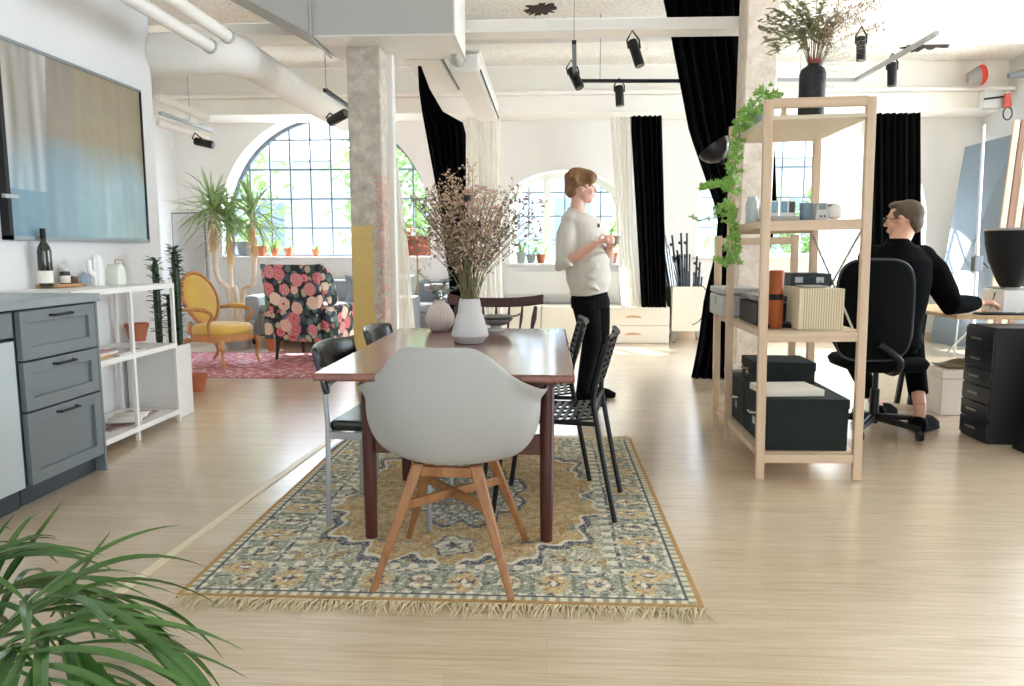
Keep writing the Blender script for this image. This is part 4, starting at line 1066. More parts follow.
# ================================================================ along the back wall
rad = thing('radiator', 'long white ribbed radiator under the middle window', 'radiator', (.2, 9.80, .46))
MB().bx(-.8, .75, -.03, .05, .08, .42).build('panel', WHITE, rad, bevel=.004)
m = MB()
for i in range(58): m.bx(-.8+i*.027, -.788+i*.027, -.055, -.03, .02, .13)
f = m.build('fins', WHITE, rad, smooth=False)
IV = pm('ivory_laminate', 'ece5d3', .5, var=.02)
def low_unit(label, u0, u1, drawers):
    a, b = PY(u0, 320, 9.28).x, PY(u1, 320, 9.28).x
    o = thing('low_cabinet', label, 'cabinet', ((a+b)/2, 9.28, 0), 0, 'low ivory cabinets along the back wall'); w = (b-a)/2-.003
    MB().bx(-w, w, .02, .50, .0, .456).build('body', IV, o, bevel=.003)
    if drawers:
        for z0, z1 in ((.012, .22), (.228, .436)):
            d = MB().bx(-w+.004, w-.004, 0, .018, z0, z1).build('drawer', IV, o, bevel=.003)
            hc = (z0+z1)/2; pts = [(.10*math.cos(PI*k/12), .03*math.sin(PI*k/12)) for k in range(13)]
            MB().prism([(x, hc+z-.01) for x, z in pts], 1, -.012, 0).build('handle', wood('handle_wood', 'c79a74', 'dab592', 5, 0), d)
    else: MB().bx(-w+.004, w-.004, 0, .018, .012, .436).build('door', IV, o, bevel=.003)
    return o
low_unit('ivory low cabinet door unit behind the spindle chair', 475, 541, False)
low_unit('ivory low cabinet door unit just left of the woman legs', 541, 597, False)
low_unit('ivory low cabinet with two drawers and half-round wooden pulls, beside the wheeled cabinet', 597, 670, True)
# magazine bag on the low cabinet
q = PY(494, 307, 9.45)
bag = thing('hanging_bag', 'dark bag with a red patch and cord handle standing on the low cabinet', 'bag', (q.x, 9.45, .457))
MB().bx(-.105, .105, -.04, .04, 0, .44).build('body', pm('charcoal_bag', '4a4d4c', .8), bag, bevel=.01)
MB().bx(-.0, .1, -.044, -.04, .26, .40).build('red_patch', pm('red_patch', 'c7484d', .7), bag, smooth=False)
MB().bx(-.1, -.005, -.044, -.04, .26, .40).build('grey_patch', pm('grey_patch', '8e8a80', .7), bag, smooth=False)
MB().tube(spline([(-.08, 0, .43), (-.04, 0, .52), (.0, 0, .55), (.06, 0, .50), (.09, 0, .43)], 5), .005, 6).build('handle', pm('dark_cord', '3d3638', .7), bag)
# wheeled cabinet with folded stands
wc = thing('wheeled_cabinet', 'white cabinet on castors holding a bundle of folded light stands', 'cabinet', (1.755, 9.30, 0))
m = MB(); m.bx(-.215, .215, 0, .02, .155, .71).bx(-.215, .215, .40, .42, .155, .71).bx(-.215, -.195, .02, .40, .155, .71).bx(.195, .215, .02, .40, .155, .71).bx(-.195, .195, .02, .40, .155, .175)
m.build('body', IV, wc, bevel=.002)
for x in (-.18, .17):
    for y in (.04, .37):
        o = MB().tube([(x-.012, y, .032), (x+.012, y, .032)], .032, 14).build('castor', STEEL, wc); MB().bx(x-.018, x+.018, y-.02, y+.02, .06, .155).build('fork', STEEL, o)
random.seed(14)
STD = pm('stand_black', '24262a', .4, metal=.3); STS = pm('stand_silver', 'a6a9ab', .35, metal=.6)
tips = [(652, 238, 0), (664, 226, 1), (657, 228, 0), (672, 235, 0), (681, 233, 0), (687, 233, 0), (668, 245, 1), (677, 250, 0), (697, 256, 0), (700, 262, 0)]
names = ['leftmost and leaning out', 'silver with a long bare pole', 'dark beside the silver pole', 'black with knobs, left of centre', 'black in the centre', 'black and upright', 'short silver in the middle', 'short black in front', 'short black at the right', 'rightmost, short and black']
for i, (u, v_, s_) in enumerate(tips):
    yy = 9.45+.02*(i % 4); e = PY(u, v_, yy); bx_ = 1.62+.028*i
    o = thing('folded_light_stand', 'folded light stand in the wheeled cabinet, '+names[i], 'light stand', (bx_, yy, .18), 0, 'folded light stands in the wheeled cabinet')
    d = e-Vector((bx_, yy, .18)); M_ = STS if s_ else STD; dn = d.normalized(); sd = dn.cross(Vector((0, 1, 0))).normalized()
    MB().tube([(0, 0, 0), d*.6], .022, 6).tube([d*.6, d], .013, 6).build('pole', M_, o)
    for sg in (-1, 0, 1): MB().tube([dn*.05+sd*.022*sg+Vector((0, -.02, 0)), d*.78+sd*.03*sg+Vector((0, -.02, 0))], .012, 5).build('leg', M_, o)
    for k in (.6, .75, .9): MB().ell(d*k+sd*.02, (.024, .02, .02), n=8, m=6).build('knob', STD, o)
# cable hanging right of the wheeled cabinet
m = MB(); m.tube(spline([PY(697, 283, 9.3), PY(706, 290, 9.25), PY(707, 305, 9.2), PY(700, 320, 9.25), PY(692, 325, 9.28)], 6), .006, 6)
tag(m.build('black_cable', BLACKP), 'thin black cable looping down beside the wheeled cabinet', 'cable')
# ================================================================ curtains
VELV = pm('black_velvet', '060709', .95, var=.3, spec=.1)
t = NT('sheer_voile'); t.b.inputs['Base Color'].default_value = lin('f2efe8'); t.b.inputs['Roughness'].default_value = .9
tr = t.n('ShaderNodeBsdfTranslucent'); tr.inputs[0].default_value = lin('f5f2ea'); tp2 = t.n('ShaderNodeBsdfTransparent'); mx1 = t.n('ShaderNodeMixShader'); mx1.inputs[0].default_value = .6
t.l(t.b.outputs[0], mx1.inputs[1]); t.l(tr.outputs[0], mx1.inputs[2]); mx2 = t.n('ShaderNodeMixShader'); mx2.inputs[0].default_value = .12
t.l(mx1.outputs[0], mx2.inputs[1]); t.l(tp2.outputs[0], mx2.inputs[2]); t.l(mx2.outputs[0], t.o.inputs[0]); SHEER = t.m
def curtain(name, label, rows, y, mat, folds, amp=.04, n=90, grp=None, rail=False):
    # rows: list of (z, x0, x1, y-offset) from top to bottom
    rs = sorted(rows, key=lambda r: -r[0]); zt, zb = rs[0][0], rs[-1][0]
    def at(z):
        for a, b in zip(rs, rs[1:]):
            if a[0] >= z >= b[0]-1e-9:
                k = (a[0]-z)/max(1e-9, a[0]-b[0]); return [a[i]+(b[i]-a[i])*k for i in (1, 2, 3)]
        return list(rs[-1][1:])
    def f(u, v):
        z = zt+(zb-zt)*v; x0, x1, dy = at(z); w = x1-x0
        uu = u+.012*math.sin(u*folds*3.1+v*2)
        a = min(amp, w/folds*.9)
        return Vector((x0+w*uu, y+dy+a*math.sin(2*PI*folds*u+.4*math.sin(v*3+u*9))+a*.3*math.sin(2*PI*folds*2.3*u), z))
    o = MB().grid(f, n, 30).build(name, mat, solid=.003 if mat is VELV else 0, recalc=False, angle=180)
    return tag(o, label, 'curtain', grp)
def XY(u, v, y): q = PY(u, v, y); return q.x, q.z
def crow(y, *r): return [(XY(a, v, y)[1], XY(a, v, y)[0], XY(b, v, y)[0], 0) for (v, a, b) in r]
curtain('black_curtain', 'long black velvet curtain hanging on the back wall right of the standing woman', [(2.73, *(PY(u, 118, 9.1).x for u in (630, 661)), 0), (.47, *(PY(u, 300, 9.1).x for u in (641, 665)), 0)], 9.05, VELV, 6)
curtain('white_curtain', 'white curtain gathered between the middle window and the black curtain', [(2.73, PY(610, 118, 9.1).x, PY(632, 118, 9.1).x, 0), (1.2, PY(618, 220, 9.1).x, PY(634, 220, 9.1).x, 0), (.47, PY(622, 300, 9.1).x, PY(641, 300, 9.1).x, 0)], 9.12, SHEER, 5)
curtain('white_curtain', 'sheer white curtain hanging behind the dried bouquet, left of the middle window', [(2.73, PY(466, 118, 9.1).x, PY(500, 118, 9.1).x, 0), (.05, PY(472, 340, 9.1).x, PY(505, 340, 9.1).x, 0)], 9.05, SHEER, 7)
curtain('white_curtain', 'white curtain falling beside the concrete column on its right', crow(6.7, (55, 386, 392), (150, 387, 396), (250, 388, 408), (395, 390, 420)), 6.72, SHEER, 4, .03)
curtain('black_curtain', 'black curtain draped in a swag behind the dried bouquet', crow(6.8, (66, 418, 421), (90, 419, 430), (112, 422, 443), (119, 423, 450), (124, 424, 465), (130, 425, 466), (200, 438, 466), (280, 449, 468), (385, 452, 470)), 6.8, VELV, 6, .05)
curtain('black_curtain', 'large black curtain sweeping down behind the pale column beside the pine shelf', crow(6.7, (-14, 662, 770), (30, 671, 770), (130, 690, 775), (215, 720, 778), (255, 716, 770), (300, 705, 765), (345, 699, 760), (380, 692, 755)), 6.75, VELV, 9, .06, 140)
curtain('black_curtain', 'dark curtain hanging behind the seated man, right of the pine shelf', [(2.73, PY(866, 118, 9.1).x, PY(917, 118, 9.1).x, 0), (.05, PY(866, 340, 9.1).x, PY(917, 340, 9.1).x, 0)], 9.02, VELV, 8)
curtain('white_curtain', 'bright sheer white curtain seen through the pine shelf', [(2.73, PY(822, 118, 9.1).x, PY(872, 118, 9.1).x, 0), (.05, PY(814, 340, 9.1).x, PY(872, 340, 9.1).x, 0)], 9.12, SHEER, 11, .035)
# ================================================================ ceiling services
DUCTG = pm('painted_duct', 'b9b9b6', .6, var=.02)
DUCTW = pm('white_duct', 'e8e6e0', .55, var=.02)
q0, q1 = PY(314, 37, 5.7), PY(454, 33, 5.7); ql = PY(247, 0, 5.7); zb = .5*(q0.z+q1.z)
dk = thing('ventilation_duct', 'large square grey ventilation duct hanging from the ceiling above the concrete column', 'duct', (q0.x, 5.7, zb))
w = q1.x-q0.x; sl = (ql.z-zb)/(ql.x-q0.x)
MB().prism([(0, 0), (w, 0), (w, .62), (-1.1, .62), (-1.1, sl*-1.1)] if sl*-1.1 < .6 else [(0, 0), (w, 0), (w, .62), (.6/sl, .62), (.6/sl, .6)], 1, 0, .68).build('body', DUCTG, dk, bevel=.004)
MB().prism([(0, -.006), (w, -.006), (w, .004), (0, .004)], 1, -.004, .69).build('bottom_panel', DUCTW, dk, smooth=False)
MB().bx(w-.004, w+.008, -.006, .69, -.006, .62).build('side_panel', DUCTW, dk, smooth=False)
MB().tube([(-.02, -.03, .3), (-.02, -.03, 0), (-.02, .5, -.03)], .012, 6).build('hanger', STEEL, dk)
# long supply units
def vent_unit(label, a, b, c_, z, h):
    A, B, Cc = PZ(*a, z), PZ(*b, z), PZ(*c_, z); o = thing('air_supply_unit', label, 'vent', (A.x, A.y, z))
    w_ = B.x-A.x; L = Cc.y-A.y
    MB().bx(0, w_, 0, L, 0, h).build('casing', DUCTW, o, bevel=.01)
    MB().bx(w_+.012, w_+.02, .05, L-.05, .01, .03).build('slot', BLACKP, o)
    MB().bx(-.01, w_+.012, .0, L, h-.02, h+.01).build('flange', WHITE, o)
    MB().tube([(w_*.3, .0, h*.5), (w_*.3, -.25, h*.7)], .05, 14).build('spigot', GALV, o)
    return o
vent_unit('long white air supply unit hanging above the dried flowers, right of the square duct', (450, 72), (478, 71), (505, 121), 2.66, .17)
vent_unit('wide flat white air supply unit behind the square duct', (404, 60), (440, 60), (462, 92), 2.85, .10)
# round ducts
m = MB(); pts = spline([(-3.0, 5.62, 2.60), (-2.72, 5.58, 2.60), (-2.50, 5.70, 2.64), (-2.42, 5.95, 2.66)], 7)
o = thing('duct_elbow', 'smooth white round duct elbow coming out beside the end of the picture wall', 'duct', (0, 0, 0))
m.tube(pts, .155, 28).build('bend', DUCTW, o); o.location = (0, 0, 0)
MB().tube([pts[9]+Vector((-.01, 0, 0)), pts[10]], .160, 28).build('joint_ring', DUCTW, o)
sd = thing('spiral_duct', 'ribbed white round duct running back towards the left arched window', 'duct', (-2.42, 5.95, 2.66))
prof = []; 
L = 2.95; n = 74
m = MB(); pts = [(0, L*i/n, .03*i/n) for i in range(n+1)]
m.tube(pts, [.128 if i % 2 else .136 for i in range(n+1)], 26).build('tube', DUCTW, sd, angle=20)
for lab, x, y0, y1, z in (('left one of the two thin white pipes in the upper left corner', -2.40, 2.6, 5.35, 2.585), ('right one of the two thin white pipes in the upper left corner', -2.27, 2.6, 5.35, 2.65)):
    o = thing('ceiling_pipe', lab, 'pipe', (x, y0, z), 0, 'thin pipes in the upper left corner')
    MB().tube([(0, 0, 0), (0, y1-y0, 0)], .045, 16).build('tube', DUCTW, o)
    for yy in (1.2, y1-y0-.04): MB().tube([(0, yy, 0), (0, yy+.03, 0)], .052, 16).build('collar', GALV if yy > 2 else DUCTW, o)
    for yy in (1.0,): MB().tube([(0, yy, .04), (0, yy, CZ-z)], .005, 5).build('hanger', STEEL, o)
# white flat bars by the picture wall end
for lab, v0, v1 in (('upper pale lamp bar beside the end of the picture wall', 97, 112), ('lower pale lamp bar beside the end of the picture wall', 122, 133)):
    a, b = PY(158, v0, 7.6), PY(190, v1, 7.6); b.y = 8.0
    o = tag(MB().tube([a-a, b-a], .045, 12).build('ceiling_pipe', DUCTW), lab.replace('lamp bar', 'round pipe stub'), 'pipe'); o.location = a
# track rails and spotlights
def rail(label, pts, rods=(), mat=None):
    o = thing('track_rail', label, 'lighting track', pts[0])
    m = MB()
    for a, b in zip(pts, pts[1:]): m.bar(Vector(a)-Vector(pts[0]), Vector(b)-Vector(pts[0]), .035, .03)
    m.build('rail', mat or BLACKM, o, smooth=False)
    for r_ in rods:
        d = Vector(r_)-Vector(pts[0]); MB().tube([d, d+Vector((0, 0, CZ-r_[2]))], .004, 5).build('hanger', STEEL, o)
    return o
def spot(label, top, bot, r=.045, mat=None):
    top = Vector(top); bot = Vector(bot); o = thing('spotlight', label, 'spotlight', top, 0, 'ceiling spotlights')
    d = bot-top; mt = mat or BLACKM
    MB().tube([(0, 0, 0), d*.04, d*.96, d], [r*.9, r, r, r*.93], 18).build('housing', mt, o)
    MB().tube([d*.3+Vector((r*1.15, 0, 0)), d*.12+Vector((r*1.2, 0, .03)), Vector((0, 0, .08)), d*.12+Vector((-r*1.2, 0, .03)), d*.3+Vector((-r*1.15, 0, 0))], .008, 5).build('bracket', mt, o)
    MB().tube([d*.985, d*1.01], r*.75, 16).build('lens', pm('lens_glass', '6a6a66', .2), o)
    return o
z = 2.78
rail('black lighting track hanging in the middle of the room', [PZ(574, 42, z), PZ(575, 81, z), PZ(684, 81, z)], (PZ(600, 81, z), PZ(574, 45, z)))
rail('grey lighting track over the pine shelf at the right', [PZ(768, 80, z), PZ(856, 80, z), PZ(937, 33, z)], (PZ(800, 80, z),), STEEL)
rail('pale lighting track at the end of the picture wall', [PZ(160, 113, 2.5), PZ(212, 131, 2.5)], (PZ(190, 123, 2.5),), STEEL)
rail('black lighting track beside the concrete column', [PY(325, 90, 6.6), PY(352, 109, 7.4)], (PY(326, 90, 6.6),))
def sp(label, a, b, y, dy=.06, r=.045): spot(label, PY(*a, y), PY(*b, y-dy), r)
sp('black tilted spotlight, leftmost on the middle track', (571, 69), (580, 88), 7.3)
sp('black tilted spotlight hanging from the beam, right of the middle track', (632, 41), (640, 66), 6.2, .05, .04)
sp('black spotlight pointing down on the middle track', (619, 86), (620, 106), 8.2, .02)
sp('black spotlight at the right, just under the near beam', (861, 37), (861, 61), 6.2, .02, .035)
sp('black spotlight on the grey track right of the pine shelf', (892, 63), (892, 86), 7.0, .02, .04)
sp('dark horizontal spotlight at the end of the picture wall', (195, 141), (213, 145), 7.6, .0, .04)
sp('black horizontal spotlight left of the concrete column', (330, 122), (346, 113), 7.0, .1, .045)
# holes and rough patches in the ceiling
HOLE = pm('raw_patch', '3a3431', .95, var=.3)
random.seed(77)
for lab, u, v_, sx, sy in (('dark raw patch in the ceiling near the top centre', 540, 9, .16, .10), ('long dark crack patch in the ceiling above the pine shelf', 930, 45, .30, .10), ('small dark spot in the ceiling above the pine shelf', 915, 50, .07, .04)):
    c = PZ(u, v_, CZ-.004); ring = []
    n = 36
    for k in range(n): a = 2*PI*k/n; r_ = rnd(.45, 1.1); ring.append((c.x+sx*r_*math.cos(a), c.y+sy*r_*math.sin(a)*2))
    struct(MB().prism(ring, 2, CZ-.012, CZ+.002).build('trim_4', HOLE, smooth=False))
# red work lamp and clamp on the far beam at the right
a = PY(975, 76, 9.15)
rl = thing('red_work_lamp', 'red and grey work lamp sitting on the far beam at the right', 'lamp', a)
MB().tube([(-.08, 0, -.02), (.03, -.02, .0)], [.06, .11], 18).build('reflector', pm('grey_reflector', '8f8c8a', .5), rl)
MB().ell((.07, 0, .01), (.07, .07, .12)).build('housing', pm('red_plastic', 'd8372c', .4), rl)
a = PY(992, 100, 9.0)
bk = thing('pulley_bracket', 'grey metal pulley bracket at the end of the far beam', 'bracket', a)
MB().bx(-.12, .12, -.05, .05, -.10, .10).build('plate', GALV, bk, bevel=.01); MB().tube([(-.12, -.06, .0), (.14, -.06, .03)], .012, 6).build('rod', BLACKM, bk)
a = PY(1007, 98, 8.9)
rc = thing('red_clamp', 'red clamp with a black chain loop hanging in the upper right corner', 'clamp', a)
MB().tube([(0, 0, .05), (.02, 0, -.10)], [.03, .04], 10).build('body', pm('red_clamp_paint', 'cf5a52', .4), rc)
MB().tube([(.02+.05*math.cos(k*PI/8), 0, -.17+.07*math.sin(k*PI/8)) for k in range(16)], .008, 6, closed=True).build('chain_loop', BLACKM, rc)
a = PY(1013, 76, 8.7)
tag(MB().tube([(-.05, 0, 0), (.2, 0, .04), (.9, 0, .1)], [.03, .06, .06], 14).build('camera_arm', pm('mid_grey_metal', '6c7072', .5)), 'grey metal tube sticking in at the upper right edge of the picture', 'tube').location = a
# ================================================================ pine shelf
SX, SYY = 1.312, 3.70; LEAN = .017; SRZ = -.025
def SHP(x, y, z):     # a point in the shelf's own frame -> world
    v = Matrix.Rotation(SRZ, 4, 'Z') @ (Matrix.Rotation(-LEAN, 4, 'Y') @ Vector((x, y, z))); return v+Vector((SX, SYY, 0))
psh = thing('pine_shelf', 'tall open pine shelving unit with three ladder frames beside the standing woman', 'shelf', (SX, SYY, 0))
psh.rotation_euler = (0, -LEAN, SRZ)
FY = (0, .76, 1.13)
for yi, y in enumerate(FY):
    top_ = 1.87 if yi < 2 else 1.25
    for s_ in (-1, 1):
        MB().bx(s_*.238-.021, s_*.238+.021, y-.016, y+.016, .004, top_).build('post', PINE, psh, bevel=.003)
    for z in ((.09, .705, 1.25, 1.83) if yi < 2 else (.09, .705, 1.19)):
        MB().bx(-.217, .217, y-.012, y+.012, z, z+.045).build('rung', PINEX, psh, bevel=.002)
for z in (.125, .74, 1.285):
    ye = 1.11 if z < 1 else .745
    o = MB().bx(-.215, .215, .018, ye, z, z+.016).build('shelf_board', PINEX, psh, bevel=.002)
    for s_ in (-1, 1): MB().bx(s_*.228-.013 if s_ < 0 else .215, s_*.228+.013 if s_ > 0 else -.215, .018, ye, z-.018, z+.016).build('side_rail', PINEX, o)
MB().bx(-.24, .24, -.01, .775, 1.775, 1.795).build('shelf_board', pm('pale_plywood', 'd9cdb8', .6, var=.08, scale=25), psh, bevel=.002)
MB().bar((.225, .03, 1.24), (.225, .75, .72), .004, .016).bar((.225, .03, .72), (.225, .75, 1.24), .004, .016).build('cross_brace', GALV, psh)

def on(u, v, dy, z, name=None):
    return None
GRN = pm('dark_green_card', '16201e', .85, var=.15, scale=60, bump=.06); GRN2 = pm('dark_grey_fabric', '282e31', .85, var=.12, scale=60)
def storage_box(label, x0, x1, y0, y1, z0, z1, lid=.05, handle=None, mat=None, plate=False, rz=0):
    c = SHP((x0+x1)/2, (y0+y1)/2, z0); o = thing('storage_box', label, 'box', c, SRZ+rz); w, d, h = (x1-x0)/2, (y1-y0)/2, z1-z0; M_ = mat or GRN
    MB().bx(-w+.004, w-.004, -d+.004, d-.004, 0, h-.004).build('body', M_, o, bevel=.004)
    MB().bx(-w, w, -d, d, h-lid, h).build('lid', M_, o, bevel=.004)
    if handle:
        for yy in (handle if isinstance(handle, (list, tuple)) else [0]):
            MB().tube([(-w, yy-.03, h*.55), (-w-.025, yy-.028, h*.55), (-w-.025, yy+.028, h*.55), (-w, yy+.03, h*.55)], .007, 6).build('handle', CHROME, o)
            MB().bx(-w-.002, -w+.001, yy-.025, yy+.025, h*.3, h*.45).build('label_holder', STEEL, o)
    return o
B0z = .145
storage_box('large dark green lidded box on the bottom level of the pine shelf, nearest', -.205, .205, .03, .52, B0z, B0z+.265, handle=[0])
storage_box('large dark grey lidded box behind the nearest green box on the bottom level', -.205, .205, .535, .86, B0z, B0z+.265, handle=[0], mat=GRN2)
storage_box('smaller dark green box stacked on the two large boxes', -.17, .17, .44, .74, B0z+.268, B0z+.39, handle=[0])
o = thing('white_box_file', 'flat white folder lying on the nearest dark green box', 'folder', SHP(-.06, .20, B0z+.268), .1)
MB().bx(-.15, .15, -.12, .12, 0, .035).build('cover', PAPER, o, bevel=.003); MB().bx(-.147, .151, -.118, .118, .004, .031).build('pages', pm('paper_block', 'd8d2c6', .9), o, smooth=False)
o = storage_box('white cardboard box at the far end of the bottom level of the pine shelf', -.20, .1, .89, 1.09, B0z, B0z+.28, mat=PAPER)
# level 2
L2 = .7585
o = thing('metal_case', 'grey metal case with a clasp at the far left of the middle shelf level', 'case', SHP(-.165, .955, L2), SRZ)
MB().bx(-.12, .12, -.19, .19, 0, .13).build('body', GALV, o, bevel=.01); MB().bx(-.121, .121, -.191, .191, .135, .175).build('lid', GALV, o, bevel=.01); MB().bx(-.128, -.12, -.02, .02, .07, .12).build('clasp', STEEL, o)
o = thing('record_player', 'black boxy record player with a glassy lid on the middle shelf level', 'record player', SHP(-.10, .46, L2), SRZ)
MB().bx(-.105, .105, -.20, .20, 0, .12).build('body', BLACKP, o, bevel=.005); MB().bx(-.106, .106, -.201, .201, .128, .158).build('lid', pm('smoked_lid', '55585a', .15), o, bevel=.004)
o = thing('black_keyboard', 'small black keyboard leaning in front of the record player', 'keyboard', SHP(-.12, .205, L2), .1)
MB().bx(-.08, .08, -.05, .05, 0, .02).build('body', BLACKP, o, bevel=.003)
m = MB()
for i in range(6):
    for j in range(3): m.bx(-.072+i*.025, -.052+i*.025, -.04+j*.028, -.018+j*.028, .02, .028)
f = m.build('keys', pm('grey_keys', '4a4c4e', .5), o)
o = tag(MB().lathe([(.035, 0), (.037, .004), (.037, .29), (.034, .295), (0, .296)], c=SHP(-.135, .17, L2), n=24).build('orange_tube', pm('orange_card', 'a0501f', .6)), 'orange cylinder standing between the record player and the pale sleeves', 'tube')
MB().lathe([(.0375, .145), (.0375, .175)], c=SHP(-.135, .17, L2), n=24).build('black_band', BLACKP, None)
bb = bpy.data.objects['black_band']; bb.parent = o
o = thing('record_box', 'block of upright beige record sleeves on the middle shelf level', 'box', SHP(.045, .20, L2), SRZ)
t = NT('sleeve_edges'); wv = t.n('ShaderNodeTexWave', bands_direction='X'); wv.inputs['Scale'].default_value = 26; wv.inputs['Distortion'].default_value = .6; t.l(t.obj(), wv.inputs['Vector'])
t.l(t.ramp(wv.outputs[0], [(.1, 'b3a687'), (.5, 'ddd1b4'), (1, 'e6dcc2')]), t.b.inputs['Base Color']); t.b.inputs['Roughness'].default_value = .8
MB().bx(-.08, .12, -.15, .15, 0, .205).build('sleeves', t.m, o, smooth=False)
MB().bx(-.098, -.081, -.152, .152, 0, .207).build('end_board', pm('beige_board', 'e2d7bd', .7), o, bevel=.001)
o = thing('flat_device', 'flat grey device lying on the beige record sleeves', 'device', SHP(.06, .20, L2+.207), SRZ)
MB().bx(-.07, .06, -.06, .06, 0, .008).build('body', pm('dev_grey', 'a5a8a6', .5), o, bevel=.002); MB().tube([(.055, .05, .008), (.055, .05, .03)], .003, 6).build('antenna', BLACKP, o)
o = thing('black_speaker_box', 'low black box with metal clips behind the record sleeves', 'box', SHP(.10, .50, L2), SRZ)
MB().bx(-.10, .115, -.12, .12, 0, .27).build('body', pm('teal_black', '202b2b', .5), o, bevel=.008)
for x in (-.06, .05): MB().bx(x-.02, x+.02, -.125, -.12, .22, .25).build('clip', STEEL, o)
# level 3
L3 = 1.3035
def cup(name, label, x, y, r, h, mat, cat, z=L3, handle=False, grp=None):
    o = thing(name, label, cat, SHP(x, y, z), 0, grp)
    MB().lathe([(r*.8, 0), (r*.85, .003), (r, h), (r*.9, h), (r*.75, .008), (0, .008)], n=24).build('body', mat, o)
    return o
o = thing('grey_tray', 'low grey tray near the left end of the upper shelf level', 'tray', SHP(-.12, .16, L3), SRZ)
MB().bx(-.10, .075, -.06, .06, 0, .022).build('body', pm('tray_grey', 'a9aba6', .5), o, bevel=.004)
cols = [('5a3b38', 'dark red'), ('8cb3c4', 'pale blue'), ('6fa0b4', 'mid blue'), ('3b3d40', 'charcoal')]
for k, (c, nm) in enumerate(cols):
    o = thing('photo_card', 'small upright '+nm+' framed photo card on the grey tray', 'photo', SHP(-.195+.042*k, .15+.012*(k % 2), L3+.023), SRZ+.1*(k-1.5), 'small photo cards on the grey tray')
    MB().bx(-.019, .019, -.003, .003, 0, .078).build('frame', WHITE, o, bevel=.001); MB().bx(-.015, .015, -.0045, -.003, .018, .072).build('print', pm('card'+c, c, .4, var=.4, scale=60), o, smooth=False)
cup('blue_mug', 'blue-grey mug between the photo cards and the white gadget', -.005, .14, .033, .085, pm('blue_grey_glaze', '6f8796', .4), 'mug')
o = thing('white_gadget', 'white and grey box gadget with a small screen on the upper shelf level', 'gadget', SHP(.065, .14, L3), SRZ)
MB().prism([(-.032, 0), (.032, 0), (.026, .085), (-.026, .085)], 1, -.03, .03).build('body', pm('gadget_grey', 'c3c6c4', .4), o, bevel=.004)
MB().bx(-.018, .018, -.032, -.029, .05, .078).build('screen', pm('gadget_screen', '7f8988', .2), o); 
for x in (-.006, .012): MB().tube([(x, -.033, .018), (x, -.029, .018)], .005, 8).build('button', BLACKP, o)
o = thing('ceramic_ball', 'round white ceramic ball beside the white gadget', 'ornament', SHP(.135, .15, L3))
MB().ell((0, 0, .042), (.046, .042, .042), n=24, m=16).tube([(.0, 0, .0), (.0, 0, .01)], .02, 14).build('body', WHITE, o); MB().lathe([(.02, 0), (.02, .002), (.012, .004)], c=(-.03, -.01, .075), n=14).build('lid', STEEL, o)
random.seed(6)
for k, (x, y, h, nm) in enumerate(((-.17, .56, .15, 'the tallest'), (-.12, .46, .11, 'middle size'), (-.07, .56, .10, 'the shortest'))):
    o = thing('glass_jar', 'clear glass jar behind the ivy on the upper pine shelf level, '+nm, 'jar', SHP(x, y, L3), 0, 'glass jars on the upper level of the pine shelf')
    MB().lathe([(.03, 0), (.035, .004), (.035, h*.8), (.026, h*.88), (.026, h), (.023, h), (.023, h*.86), (.031, h*.78), (.031, .008), (0, .008)], n=20).build('body', pm('pale_glass', 'c4cfd0', .1, coat=.5), o)
# top level
TPZ = 1.797
c = SHP(.035, .24, TPZ); bv = thing('black_vase', 'tall matt black vase on top of the pine shelf', 'vase', c)
MB().lathe([(.058, 0), (.063, .005), (.064, .235), (.055, .262), (.030, .278), (.026, .285), (.021, .285), (.022, .26), (.0, .25)], n=32).build('body', pm('matt_black', '16191b', .6), bv)
random.seed(19)
b2 = thing('dried_eucalyptus_bouquet', 'bouquet of olive eucalyptus and pale dried stems in the black vase', 'dried flowers', c)
m = MB(); ml = MB(); mp_ = MB(); md_ = MB()
for i in range(44):
    ax = rnd(-.28, .30); ay = rnd(-.12, .12); L = rnd(.18, .42)*(1-.2*abs(ax)/.3); e = Vector((ax, ay, .28+L)); q = Vector((ax*.3, ay*.3, .28+L*.6))
    if i < 16: e = Vector((-rnd(.16, .30), ay, .28+rnd(.02, .30)))
    pts = spline([(0, 0, .2), q, e], 6); m.tube(pts, .0014, 4)
    for k in range(5, len(pts)):
        for s_ in (-1, 1):
            if ax < .05 or i < 16:
                for z in range(1): ml.leaf(pts[k], (s_*rnd(.2, 1), rnd(-1, 1), rnd(-.6, .6)), rnd(.022, .042), rnd(.016, .028), n=3)
            else:
                for z in range(3): md_.ell(pts[k]+Vector((rnd(-.02, .02), rnd(-.02, .02), rnd(-.02, .02))), (.0035, .0035, .005), n=5, m=3)
for i in range(46):
    a = rnd(.0, .32); e = Vector((a, rnd(-.1, .1), .26+rnd(-.1, .34))); pts = spline([(0.02, 0, .27), (a*.5, e.y*.4, .26+(e.z-.26)*.8), e], 5); mp_.tube(pts, .0007, 3)
    for k in range(4, len(pts)): mp_.tube([pts[k], pts[k]+Vector((rnd(-.05, .05), rnd(-.05, .05), rnd(-.05, .05)))], .0005, 3)
m.build('stems', STEM, b2, recalc=False); ml.build('eucalyptus_leaves', pm('olive_leaf', 'a3a884', .6, var=.3, scale=20), b2, recalc=False)
f = mp_.build('fine_twigs', pm('pale_twig', 'a8a497', .8), b2, recalc=False); f['kind'] = 'stuff'; f = md_.build('tan_seeds', pm('tan_seed', 'a78a68', .8, var=.3), b2, recalc=False); f['kind'] = 'stuff'
m = MB()
for k in range(14): m.leaf((rnd(-.02, .02), rnd(-.02, .02), .285), (rnd(-1, 1), rnd(-1, 1), rnd(.2, 1)), .045, .022, n=3)
m.build('red_leaves', pm('dusty_red_leaf', 'b5605a', .7), b2, recalc=False)
